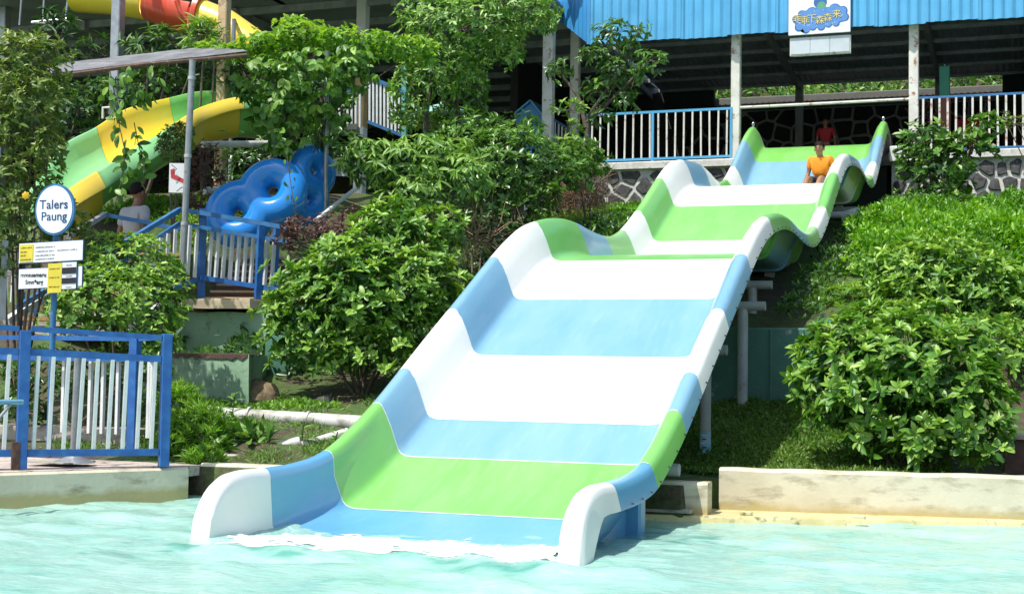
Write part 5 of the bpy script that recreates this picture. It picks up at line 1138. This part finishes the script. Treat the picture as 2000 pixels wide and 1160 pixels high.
bush('round_bush', 'low yellow green mound of shrub above the round bush on the right slope', 'bush', (at(1760, 520, Y=10)[0], 10, 2.6),
     [blob(1740, 500, (85, 36), Y=10, ry=.5), blob(1830, 480, (80, 32), Y=10.5, ry=.5), blob(1670, 535, (50, 30), Y=9.5, ry=.4)], 'leaf_hedge', .11, .04, 8, .115, 42, nind=0, inner=200, tint0=.5, amp=.3)
bush('round_bush', 'small bright shrub at the right border under the stone wall', 'bush', (at(1960, 480, Y=12)[0], 12, 3.0),
     [blob(1950, 450, (70, 30), Y=12, ry=.5), blob(1900, 435, (50, 22), Y=12.6, ry=.4)], 'leaf_hedge', .10, .035, 8, .11, 43, nind=0, inner=200, tint0=.6, amp=.3)
# shrub at the stone wall with large leaves
bush('wall_shrub', 'dark large leaved shrub in front of the right stone wall', 'shrub', (at(1838, 400, Y=18.6)[0], 18.6, 4.35),
     [blob(1805, 280, (48, 38), Y=18.4), blob(1835, 325, (62, 42), Y=18.4), blob(1895, 285, (42, 34), Y=18.4), blob(1920, 248, (26, 24), Y=18.4), blob(1845, 370, (48, 30), Y=18.5), blob(1780, 320, (22, 30), Y=18.4)],
     'leaf_mid', .20, .085, 6, .165, 4, nind=260, inner=90, tint0=.42, r0=.03, amp=.2)
bush('low_shrub', 'dark low shrub spreading at the foot of the right stone wall', 'shrub', (at(1800, 410, Y=17.8)[0], 17.8, 4.3),
     [blob(1780, 395, (55, 22), Y=17.8), blob(1860, 398, (60, 20), Y=17.8)], 'leaf_mid', .13, .04, 8, .12, 41, nind=0, inner=150, tint0=.3)
bush('twig_shrub', 'sparse branch of yellow green leaves before the right railing', 'branch', (at(1990, 400, Y=18.8)[0]+.6, 18.8, 4.4),
     [blob(1985, 243, (28, 14), Y=18.8, ry=.2), blob(1960, 228, (14, 8), Y=18.8, ry=.1)], 'leaf_olive', .14, .035, 5, .16, 5, nind=0, inner=30, tint0=.6)
# clipped hedge / ground cover mass on the right slope
def hedge(name, label, x0, x1, y0, y1, h, mname, L, dens, seed, clip=None, cat='ground cover'):
    r = np.random.RandomState(seed); n = int((x1-x0)*(y1-y0)*dens); x = r.uniform(x0, x1, n); y = r.uniform(y0, y1, n)
    if clip is not None: k = clip(x, y); x, y = x[k], y[k]; n = len(x)
    def hz(x, y): return ground_z(x, y)+h*(1+.5*np.sin(x*2.1+seed)*np.sin(y*1.3+seed)+.38*np.sin(x*5.3)*np.sin(y*3.7+1)+.18*np.sin(x*13+y*7))
    z = hz(x, y)-h*.45*r.random_sample(n)**2; P = np.stack([x, y, z], 1); d = r.normal(size=(n, 3))+np.array([0, -.4, .8])
    v, f, t = leaf_geo(P, d, r.normal(size=(n, 3))+np.array([0, -.5, 1.6]), L*(.6+.8*r.random_sample(n)), L*.42*(.8+.4*r.random_sample(n)), np.clip(.45+.2*r.normal(size=n)+.2*np.sin(x*3+y*2), 0, 1), droop=.1)
    o = link(name, npmesh(name, v, f, M[mname], t)); tag(o, label, cat, kind='stuff')
hedge('ground_cover', 'bright clipped ground cover rising to the right stone wall', 1.55, 5.4, 7.4, 19.6, .34, 'leaf_hedge', .10, 1300, 6, lambda x, y: (y > 9-(x-1.9)*3) & (x > 1.55+.5*sm(13-y, 0, 4)+.12*np.sin(y*3)))
hedge('ground_cover', 'dark shaded creeping cover beside the supports under the slide', 1.35, 1.9, 6.6, 15, .15, 'leaf_deep', .08, 420, 7)
hedge('grass', 'short grass and moss on the bank between the green wall and the pool wall', .2, 3.4, 2.7, 6.25, .03, 'grass', .05, 2600, 8, lambda x, y: y > 2.9, 'grass')
hedge('grass', 'short grass on the bank left of the middle hump of the slide', -4.6, -1.5, 13, 19.8, .08, 'leaf_hedge', .08, 700, 9, cat='grass')
hedge('grass', 'sunlit lawn behind the man in grey', -9.6, -7.4, 8.6, 10.6, .05, 'leaf_lime', .08, 700, 10, cat='grass')
hedge('ground_cover', 'dark green undergrowth below the bushes on the left slope', -6.2, -1.6, 5.6, 13, .3, 'leaf_deep', .12, 260, 11)

# centre left
bush('big_bush', 'large bright green bush between the green blocks and the slide', 'bush', (at(705, 760, Y=5.0)[0], 5.0, .85),
     [blob(700, 590, (150, 110), Y=5.0, ry=.75), blob(600, 640, (85, 85), Y=4.8), blob(770, 470, (110, 65), Y=5.4), blob(690, 500, (90, 50), Y=5.2), blob(820, 570, (85, 90), Y=5.2), blob(640, 560, (90, 60), Y=4.9), blob(700, 690, (120, 55), Y=4.7), blob(860, 450, (50, 45), Y=5.8), blob(560, 600, (50, 50), Y=4.9), blob(770, 420, (60, 30), Y=5.6)],
     'leaf_fresh', .128, .054, 8, .115, 21, nind=300, inner=450, tint0=.52, ntip=70, amp=.22)
bush('drooping_bush', 'bush of long drooping finger leaves beside the blue rings', 'bush', (at(800, 420, Y=8)[0], 8, 2.2),
     [blob(800, 320, (120, 55), Y=8, ry=.55), blob(720, 310, (55, 45), Y=7.8), blob(900, 350, (70, 50), Y=7.8), blob(800, 380, (80, 40), Y=7.7), blob(850, 300, (70, 40), Y=8.2)],
     'leaf_mid', .21, .05, 8, .17, 22, nind=300, inner=160, tint0=.62, hang=.75, droop=.35, up=.3, spread=(40, 80), amp=.16)
bush('dark_bush', 'dense dark green bush in the middle of the slope below the white post', 'bush', (at(1000, 420, Y=12)[0], 12, 3.1),
     [blob(1000, 320, (115, 70), Y=12, ry=.9), blob(920, 270, (70, 45), Y=12.5), blob(1090, 340, (60, 55), Y=12.2), blob(1020, 390, (75, 40), Y=11.6), blob(960, 360, (65, 50), Y=11.5), blob(1130, 310, (48, 32), Y=12.8), blob(1010, 250, (55, 30), Y=13)],
     'leaf_deep', .16, .055, 8, .14, 23, nind=300, inner=150, tint0=.68, amp=.24)
bush('dark_bush', 'shaded leafy bush below the drooping bush, next to the slide crest', 'bush', (at(930, 500, Y=9)[0], 9, 2.2),
     [blob(900, 430, (75, 45), Y=9.6, ry=.4), blob(960, 440, (50, 40), Y=9.8)], 'leaf_deep', .12, .04, 7, .13, 24, nind=0, inner=150, tint0=.3)
# slender tree with airy crown
def tree(name, label, base, trunkpts, r0, blobs, mname, L, W_, k, spacing, seed, nind=0, **kw):
    root = thing(name, label, 'tree', base); mb = MB()
    for tp in trunkpts: mb.tube(tp, [r0*(1-.55*i/(len(tp)-1)) for i in range(len(tp))], 8)
    mb.build('trunk', M['trunk'], root, True); P, N = whorls(blobs, spacing, seed, -.9, .16)
    a = whorl_leaves(P, N, L, W_, k, kw.get('up', .4), kw.get('spread', (45, 90)), kw.get('tint0', .4), kw.get('tvar', .2), seed, kw.get('hang', 0)); b = inner_leaves(blobs, kw.get('inner', 60), L, W_, seed)
    A = [np.concatenate([x, y]) for x, y in zip(a, b)]; put_leaves(root, mname, *A, droop=kw.get('droop', .15), nind=nind, keepfoc=np.concatenate([np.zeros(len(a[0])), np.full(len(b[0]), 50.)]))
    mb = MB(); rr = random.Random(seed); ends = [Vector(t_[-1]) for t_ in trunkpts]
    for c, rad in blobs:
        c = Vector(c); e_ = min(ends, key=lambda q: (q-c).length); mb.tube([e_, e_.lerp(c, .5)+Vector((0, 0, .06)), c], [r0*.4, r0*.3, r0*.15], 6)
        for _ in range(6):
            t_ = c+Vector((rr.uniform(-1, 1)*rad[0], rr.uniform(-1, 1)*rad[1], rr.uniform(-.6, 1)*rad[2]))*.8; mb.tube([c, c.lerp(t_, .5)+Vector((0, 0, .03)), t_], [r0*.15, r0*.1, r0*.05], 5, False)
    mb.build('branches', M['trunk'], root, True)['kind'] = 'stuff'; return root
Yt = 13.0
tree('slender_tree', 'slender tree with two thin trunks and airy light green crown left of the white post', at(860, 330, Y=Yt), [[at(890, 330, Y=Yt), at(895, 230, Y=Yt), at(885, 150, Y=Yt), at(900, 60, Y=Yt)], [at(832, 330, Y=Yt-.4), at(832, 220, Y=Yt-.4), at(850, 120, Y=Yt-.4), at(840, 60, Y=Yt-.3)]], .06,
     [blob(900, 60, (120, 60), Y=Yt, ry=1.0), blob(1000, 20, (90, 30), Y=Yt, ry=.6), blob(850, 130, (80, 55), Y=Yt-.5), blob(960, 90, (70, 40), Y=Yt), blob(840, 20, (70, 35), Y=Yt-.3), blob(800, 180, (40, 60), Y=Yt-.6), blob(905, 180, (50, 60), Y=Yt+.2), blob(1040, 40, (50, 22), Y=Yt, ry=.4), blob(830, 240, (60, 30), Y=Yt)],
     'leaf_mid', .14, .05, 7, .14, 31, nind=300, tint0=.62, inner=80, hang=.25)
Y2 = 17.5
tree('small_dark_tree', 'small tree with glossy dark leaves before the blue eaves', at(1142, 320, Y=Y2), [[at(1142, 330, Y=Y2), at(1145, 270, Y=Y2), at(1150, 225, Y=Y2), at(1190, 170, Y=Y2), at(1215, 130, Y=Y2)], [at(1146, 240, Y=Y2), at(1200, 190, Y=Y2), at(1250, 140, Y=Y2)], [at(1145, 250, Y=Y2), at(1130, 190, Y=Y2), at(1100, 150, Y=Y2)]], .05,
     [blob(1200, 70, (45, 30), Y=Y2, ry=.35), blob(1170, 100, (38, 28), Y=Y2), blob(1270, 120, (34, 22), Y=Y2), blob(1215, 140, (45, 32), Y=Y2, ry=.35), blob(1225, 195, (28, 20), Y=Y2), blob(1165, 180, (30, 30), Y=Y2), blob(1095, 135, (26, 24), Y=Y2), blob(1175, 228, (24, 16), Y=Y2), blob(1250, 60, (28, 14), Y=Y2, ry=.2), blob(1240, 100, (30, 18), Y=Y2)],
     'leaf_deep', .185, .062, 6, .20, 32, nind=300, tint0=.55, inner=12, hang=.45, droop=.3)
bush('light_shrub', 'small fresh green sprig beside the white post base', 'shrub', (at(1110, 300, Y=16)[0], 16, 4.0), [blob(1110, 215, (34, 18), Y=16, ry=.2), blob(1120, 265, (22, 28), Y=16, ry=.2)], 'leaf_mid', .16, .05, 6, .17, 33, nind=0, inner=30, tint0=.7)
bush('leafy_shrub', 'drooping shrub in front of the left end of the stone wall', 'shrub', (at(1150, 360, Y=15)[0], 15, 3.8), [blob(1145, 318, (42, 28), Y=15, ry=.4), blob(1105, 300, (36, 26), Y=14.5, ry=.35)], 'leaf_mid', .17, .045, 7, .15, 34, nind=0, inner=90, tint0=.5, hang=.5)
# vine covered arbour
va = 19.5
bush('arbour_vine', 'thick bright vine spread over the arbour roof and draping down', 'vine', at(640, 230, D=va),
     [blob(475, 104, (52, 8), D=va+.4, ry=.35), blob(425, 97, (34, 5), D=va+.9, ry=.3), blob(540, 90, (55, 15), D=va+.3, ry=.6), blob(600, 72, (48, 22), D=va+.3, ry=.6), blob(670, 84, (50, 18), D=va+.3, ry=.6), blob(745, 92, (60, 20), D=va+.5, ry=.5), blob(810, 100, (45, 20), D=va+.8, ry=.4), blob(580, 48, (34, 10), D=va+.6, ry=.3)],
     'leaf_lime', .11, .055, 5, .09, 35, nind=300, tint0=.55, inner=250, low=-.9, r0=.015, amp=.35)
bush('hanging_vine', 'curtain of broad heart shaped leaves hanging from the arbour', 'vine', at(600, 330, D=va),
     [blob(520, 150, (50, 45), D=va-.4), blob(600, 150, (60, 55), D=va-.5, ry=.4), blob(540, 210, (50, 45), D=va-.3), blob(640, 170, (50, 55), D=va-.3), blob(560, 250, (42, 32), D=va-.3), blob(640, 240, (32, 40), D=va), blob(690, 130, (40, 45), D=va-.2), blob(545, 285, (18, 24), D=va-.3), blob(640, 275, (20, 24), D=va+.2)],
     'leaf_mid', .165, .092, 5, .155, 36, nind=300, tint0=.55, inner=70, amp=.35, hang=.9, droop=.2, low=-1, r0=.012, up=.2)
def strand(name, label, pts, D, mname, L, W_, n, seed, spread=10):
    root = thing(name, label, 'vine', at(*pts[0], D=D)); r = np.random.RandomState(seed); pp = np.array([at(*p, D=D) for p in pts]); mb = MB(); mb.tube(list(pp), .006, 5); mb.build('stem', M['trunk'], root, True)
    u = np.sort(r.random_sample(n))*(len(pp)-1); i = np.minimum(u.astype(int), len(pp)-2); P = pp[i]+(pp[i+1]-pp[i])*(u-i)[:, None]+r.normal(size=(n, 3))*spread*D/F*np.array([.6, .5, .35]); d = r.normal(size=(n, 3))*.6+np.array([0, 0, -1]); 
    put_leaves(root, mname, P, d, r.normal(size=(n, 3))*.5-FWD+np.array([-.4, 0, .5]), L*(.6+.6*r.random_sample(n)), W_*(.7+.5*r.random_sample(n)), np.clip(.5+.22*r.normal(size=n), 0, 1), .2, min(n, 300)); return root
strand('trailing_vine', 'long vine trailing from the arbour over the yellow slide', [(215, 140), (225, 190), (232, 240), (245, 300), (238, 350), (222, 410)], 17.0, 'leaf_mid', .15, .075, 48, 51, 11)
strand('trailing_vine', 'leafy tuft hanging under the arbour pipe', [(240, 130), (262, 175), (275, 200)], 17.0, 'leaf_mid', .14, .07, 50, 52, 16)
strand('trailing_vine', 'thin vine hanging beside the man in grey', [(262, 240), (272, 290), (285, 320), (276, 365)], 17.1, 'leaf_mid', .15, .07, 26, 53, 9)
strand('trailing_vine', 'short vine tuft hanging near the thin post', [(300, 138), (305, 160), (300, 185)], 17.1, 'leaf_mid', .14, .06, 18, 54, 12)
strand('trailing_vine', 'thin stem hanging in front of the blue rings', [(560, 300), (566, 345), (572, 385), (578, 430)], 18.3, 'leaf_mid', .08, .03, 22, 55, 9)
# left tall shrub
bush('tall_shrub', 'tall yellowish green shrub filling the left edge', 'shrub', (at(40, 640, D=15)[0], at(40, 640, D=15)[1], .8),
     [blob(40, 130, (85, 65), D=15.4, ry=.6), blob(20, 260, (85, 95), D=15.2, ry=.6), blob(70, 200, (55, 60), D=15), blob(30, 400, (75, 90), D=15, ry=.6), blob(95, 290, (30, 40), D=14.9), blob(10, 500, (60, 70), D=15), blob(80, 430, (55, 55), D=15.4), blob(75, 100, (50, 28), D=15.2), blob(130, 440, (60, 35), D=15.9)],
     'leaf_olive', .10, .038, 7, .095, 61, nind=300, tint0=.52, inner=260, amp=.24)
bush('sign_shrub', 'bright small leaved shrub growing behind the information sign', 'shrub', (at(230, 700, D=15)[0], at(230, 700, D=15)[1], .9),
     [blob(250, 520, (85, 60), D=15.4, ry=.5), blob(220, 600, (105, 80), D=15, ry=.6), blob(310, 590, (60, 65), D=15.2), blob(150, 610, (60, 70), D=14.8), blob(200, 490, (50, 35), D=15.6), blob(320, 530, (45, 35), D=15.6), blob(270, 660, (85, 50), D=14.9), blob(180, 550, (60, 50), D=15.2)],
     'leaf_fresh', .095, .036, 7, .085, 62, nind=300, tint0=.60, inner=380, amp=.16)
bush('edge_shrub', 'dark leaves low behind the blue fence', 'shrub', (at(150, 790, D=14.4)[0], at(150, 790, D=14.4)[1], .6), [blob(120, 730, (140, 50), D=14.6, ry=.3), blob(290, 740, (50, 60), D=14.4), blob(40, 800, (60, 40), D=14.6, ry=.2)], 'leaf_deep', .10, .04, 7, .11, 63, nind=0, tint0=.35, inner=200)
bush('red_shrub', 'dark red leaved shrub behind the railing below the blue rings', 'shrub', (at(640, 480, D=17.4)[0], at(640, 480, D=17.4)[1], 2.0), [blob(640, 450, (72, 26), D=17.4, ry=.4), blob(590, 445, (42, 24), D=17.3), blob(695, 418, (38, 16), D=17.6), blob(556, 475, (20, 24), D=17.3)], 'leaf_red', .07, .022, 6, .08, 64, nind=0, tint0=.5, inner=250, amp=.35)
bush('small_bush', 'little olive bush tucked between the yellow slide and the thin post', 'shrub', (at(340, 330, D=18.6)[0], at(340, 330, D=18.6)[1], 2.6), [blob(340, 285, (34, 36), D=18.6, ry=.2), blob(355, 260, (22, 22), D=18.6)], 'leaf_olive', .06, .022, 7, .05, 65, nind=0, tint0=.45, inner=700)
bush('twiggy_bush', 'brownish tangled bush right of the thin post', 'shrub', (at(400, 400, D=19.4)[0], at(400, 400, D=19.4)[1], 2.6), [blob(400, 330, (32, 48), D=19.4, ry=.3), blob(385, 400, (30, 30), D=19.2, ry=.3)], 'leaf_red', .06, .02, 7, .07, 66, nind=0, tint0=.7, inner=300)
# background greenery, upper left
def back(label, blobs, mname, L, W_, sp, seed, tint, name='background_bush', inner=60):
    c = blobs[0][0]; return bush(name, label, 'bush', (c[0], c[1], float(ground_z(c[0], c[1]))), blobs, mname, L, W_, 7, sp, seed, nind=0, tint0=tint, inner=inner, r0=.04, hang=.2)
back('fern like bush under the red flume', [blob(290, 100, (50, 45), D=25.5, ry=.5), blob(340, 90, (55, 40), D=25.6, ry=.5), blob(395, 80, (38, 40), D=25.2, ry=.4)], 'leaf_far', .26, .06, .24, 71, .6)
back('palm like leaves right of the red flume', [blob(400, 65, (36, 30), D=24.6, ry=.4), blob(420, 100, (26, 26), D=24.6, ry=.3)], 'leaf_fresh', .32, .035, .2, 72, .55)
back('dark hedge mass behind the yellow slide', [blob(120, 230, (110, 65), D=26, ry=.8), blob(60, 170, (80, 50), D=26, ry=.6), blob(230, 190, (70, 45), D=26, ry=.6), blob(320, 165, (70, 36), D=26.4, ry=.5), blob(390, 170, (55, 36), D=27, ry=.5)], 'leaf_far', .13, .05, .14, 73, .45, inner=40)
back('green bush between the tan pillars', [blob(540, 175, (90, 60), D=25, ry=.6), blob(480, 150, (50, 50), D=25.2, ry=.5), blob(620, 190, (60, 60), D=25, ry=.5)], 'leaf_far', .16, .06, .17, 74, .4)
back('shaded foliage behind the blue rings', [blob(520, 320, (110, 60), D=22.5, ry=.5), blob(650, 300, (60, 60), D=22.5, ry=.5)], 'leaf_deep', .14, .05, .17, 75, .2)
back('dark plants standing in the shed shadow at the far left', [blob(110, 70, (50, 55), D=27, ry=.4), blob(190, 100, (40, 30), D=27, ry=.4)], 'leaf_far', .3, .07, .3, 76, .3)
# woodland behind everything
def woodland():
    r = np.random.RandomState(77); n = 80000; x = r.uniform(-40, 14, n); y = 33+6*r.random_sample(n)+1.2*np.sin(x*.9); z = 5.0+r.random_sample(n)*10*(.8+.2*np.sin(x*.7)); P = np.stack([x, y, z], 1)
    v, f, t = leaf_geo(P, r.normal(size=(n, 3)), r.normal(size=(n, 3))+np.array([0, -.8, 1.2]), r.uniform(.16, .34, n), r.uniform(.06, .13, n), np.clip(.5+.25*r.normal(size=n)+.3*np.sin(x*2)*np.sin(z*2), 0, 1)); tag(link('woodland', npmesh('woodland', v, f, M['leaf_fresh'], t)), 'mass of trees on the hillside behind the pavilion', 'woodland', kind='stuff')
woodland()
# dead twigs at the left wall
def twigs(name, label, c, rad, n, L, seed, m='twig_dead', r_=.006, up=.3):
    r = np.random.RandomState(seed); root = thing(name, label, 'twigs', c); mb = MB(); c = np.array(c)
    for i in range(n):
        p = c+r.normal(size=3)*np.array(rad)*.55; d = nz(r.normal(size=3)+np.array([0, 0, up])); q = p+d*L*.5+r.normal(size=3)*.05*L; e_ = q+nz(d+r.normal(size=3)*.5)*L*.5; mb.tube([p, q, e_], [r_, r_*.8, r_*.5], 4, False)
    mb.build('twig_tangle', M[m], root)['kind'] = 'stuff'
twigs('dead_branches', 'heap of dry brown branches beside the left stone wall', at(1125, 385, Y=15.5), (.55, .4, .36), 420, .5, 81)
twigs('dead_branches', 'dry fallen stems on the dark bank next to the slide crest', at(905, 470, Y=8.5), (.6, .5, .10), 90, .6, 82, r_=.007, up=0)
# weeds by the fence and slope
def weeds(name, label, pts, n, L, W_, mname, seed, up=1.2, nind=0, droop=.5, tint=.5, cat='weeds', jit=.05):
    r = np.random.RandomState(seed); c = np.array(pts); i = r.randint(0, len(c), n); P = c[i]+r.normal(size=(n, 3))*np.array([jit, jit, 0]); P[:, 2] = ground_z(P[:, 0], P[:, 1])+.01 if jit > 0 else P[:, 2]
    d = r.normal(size=(n, 3))+np.array([0, 0, up]); root = thing(name, label, cat, c[0]); put_leaves(root, mname, P, d, r.normal(size=(n, 3))+np.array([0, -.6, 1]), L*(.5+.8*r.random_sample(n)), W_*(.7+.6*r.random_sample(n)), np.clip(tint+.2*r.normal(size=n), 0, 1), droop, nind, stuffname='blades')
def gpts(regs, n, seed):
    r = np.random.RandomState(seed); out = []
    for (x0, x1, y0, y1) in regs:
        for _ in range(n): x, y = r.uniform(x0, x1), r.uniform(y0, y1); out.append((x, y, float(ground_z(x, y))))
    return out
bush('weed_clump', 'tall feathery weed clump right of the blue corner post', 'weeds', (-3.0, 2.3, .3), [blob(385, 850, (65, 62), Y=2.5, ry=.25), blob(345, 880, (40, 40), Y=2.3, ry=.2), blob(350, 800, (40, 50), Y=2.7, ry=.2), blob(400, 905, (38, 30), Y=2.05, ry=.15)], 'leaf_lime', .11, .014, 10, .05, 91, nind=0, tint0=.35, inner=1800, up=.7, spread=(15, 70))
weeds('weed_clump', 'broad leaved weeds at the foot of the fence corner', gpts([(-3.45, -2.85, 2.15, 2.9)], 9, 92), 150, .20, .05, 'leaf_mid', 93, 1.0, 150, .5)
for (px, py, Yp, h, lab, sd) in ((455, 800, 3.3, .28, 'single upright weed with drooping leaves in front of the green block', 1), (430, 815, 3.1, .18, 'short leafy weed left of the upright one', 3), (590, 862, 2.8, .22, 'sprout with three curved leaves between the pale pipes', 2), (655, 875, 2.7, .14, 'tiny sprout beside the blue slide end', 4), (330, 905, 2.0, .22, 'broad leaved sprout at the fence post foot', 5)):
    q = at(px, py, Y=Yp); root = thing('sprout', lab, 'plant', (q[0], Yp, float(ground_z(q[0], Yp)))); r = np.random.RandomState(sd); b0 = np.array([q[0], Yp, float(ground_z(q[0], Yp))]); nl = 12 if h > .25 else 6
    mb = MB(); mb.tube([b0, b0+[0, 0, h*.5], b0+[.02, 0, h]], .006, 6); mb.build('stem', M['leaf_mid'], root)
    u = np.linspace(.15, 1, nl); a = np.arange(nl)*2.4; Pq = b0+np.stack([u*0, u*0, u*h], 1); d = np.stack([np.cos(a), np.sin(a)*.8, .55+.3*u], 1); put_leaves(root, 'leaf_mid', Pq, d, np.tile([0, -.2, 1.], (nl, 1)), np.full(nl, .19)*(1-.35*u), np.full(nl, .042), np.clip(r.normal(.65, .1, nl), 0, 1), .55, nl)
def ground_tufts():
    r = np.random.RandomState(95); n = 26000; x = r.uniform(-5.4, -1.45, n); y = 2.05+2.9*r.random_sample(n); k = (np.sin(x*2.7+1)*np.sin(y*3.1)+.6*np.sin(x*6+y*5)+r.normal(size=n)*.35) > .45; x, y = x[k], y[k]; n = len(x)
    P = np.stack([x, y, ground_z(x, y)], 1); v, f, t = leaf_geo(P, r.normal(size=(n, 3))*.7+np.array([0, 0, 1]), r.normal(size=(n, 3))+np.array([0, -.6, .8]), r.uniform(.02, .085, n), r.uniform(.006, .02, n), np.clip(.5+.25*r.normal(size=n), 0, 1), droop=.3)
    tag(link('grass', npmesh('grass', v, f, M['grass'], t)), 'weedy grass tufts on the earth slope between the pipes', 'grass', kind='stuff')
ground_tufts()
weeds('weeds', 'low bright weeds by the tan mound at the foot of the green block', [tuple(at(px, 775+(px % 3)*4, Y=4.3)) for px in range(470, 640, 6)], 900, .075, .028, 'leaf_lime', 96, .6, 0, .3, .45, jit=.12)
weeds('weeds', 'weeds hugging the left edge of the slide near the pool', [(-1.62, 2.3+.1*i, .4) for i in range(16)], 700, .10, .03, 'leaf_mid', 97, .8, 0, .3, .5, jit=.10)
# leaf litter and pebbles on bare ground
mb = MB()
for i in range(420):
    x, y = random.uniform(-5.2, -1.5), random.uniform(2.1, 6.2); z = float(ground_z(x, y)); r_ = random.uniform(.006, .022); mb.ball((x, y, z+r_*.3), (r_, r_*.8, r_*.55), 6, 4)
tag(mb.build('pebbles', M['rock_tan'], None, True), 'scattered pebbles and crumbs of earth on the left slope', 'pebbles', kind='stuff')
q = at(862, 232, D=26); t = thing('parasol', 'faded turquoise parasol glimpsed between the slender tree trunks', 'parasol', (q[0], q[1], q[2]-2.2)); mb = MB(); n_ = 10
mb.add([(q[0], q[1], q[2]+.28)]+[(q[0]+1.0*math.cos(2*math.pi*i/n_), q[1]+1.0*math.sin(2*math.pi*i/n_), q[2]-.05+(.03 if i % 2 else 0)) for i in range(n_)], [(0, i+1, (i+1) % n_+1) for i in range(n_)]); mb.build('canopy', mat('parasol_cloth', (.28, .55, .48), .7), t)
mb = MB(); mb.tube([(q[0], q[1], q[2]-2.2), (q[0], q[1], q[2]+.3)], .025, 8); mb.build('pole', M['white_paint'], t, True)
q = at(1662, 425, Y=13.5); t = thing('bucket', 'pale bucket lying in the shade under the upper dip of the slide', 'bucket', (q[0], 13.5, q[2]-.1)); mb = MB(); mb.tube([(q[0]-.12, 13.5, q[2]), (q[0]+.12, 13.45, q[2]+.02)], [.10, .13], 14); mb.build('tub', M['panel_grey'], t, True); mb = MB(); mb.tube([(q[0]+.125, 13.45, q[2]+.13), (q[0]+.2, 13.40, q[2]+.02), (q[0]+.125, 13.45, q[2]-.1)], .006, 5); mb.build('handle', M['white_paint'], t, True)
q = at(212, 212, D=23.5); t = thing('white_rail', 'short white pipe rail between leaves above the yellow slide', 'rail', q); mb = MB(); mb.tube([at(201, 232, D=23.5), at(201, 211, D=23.5), at(219, 210, D=23.5)], .022, 8); mb.build('pipe', M['white_paint'], t, True)
root = thing('yellow_flower', 'single yellow bloom in the tall shrub above the oval sign', 'flower', at(50, 385, D=14.3)); fp = np.tile(at(50, 382, D=14.3), (7, 1)); an = np.linspace(0, 6.28, 8)[:7]
M['petal'] = leafmat('petal', (.7, .45, .02), (.8, .55, .03), (.85, .62, .06)); put_leaves(root, 'petal', fp, np.outer(np.cos(an), RIGHT)+np.outer(np.sin(an), UPV), np.tile(-FWD, (7, 1)), np.full(7, .045), np.full(7, .032), np.full(7, .5), .2, 7, name='petal')
bpy.context.view_layer.update()
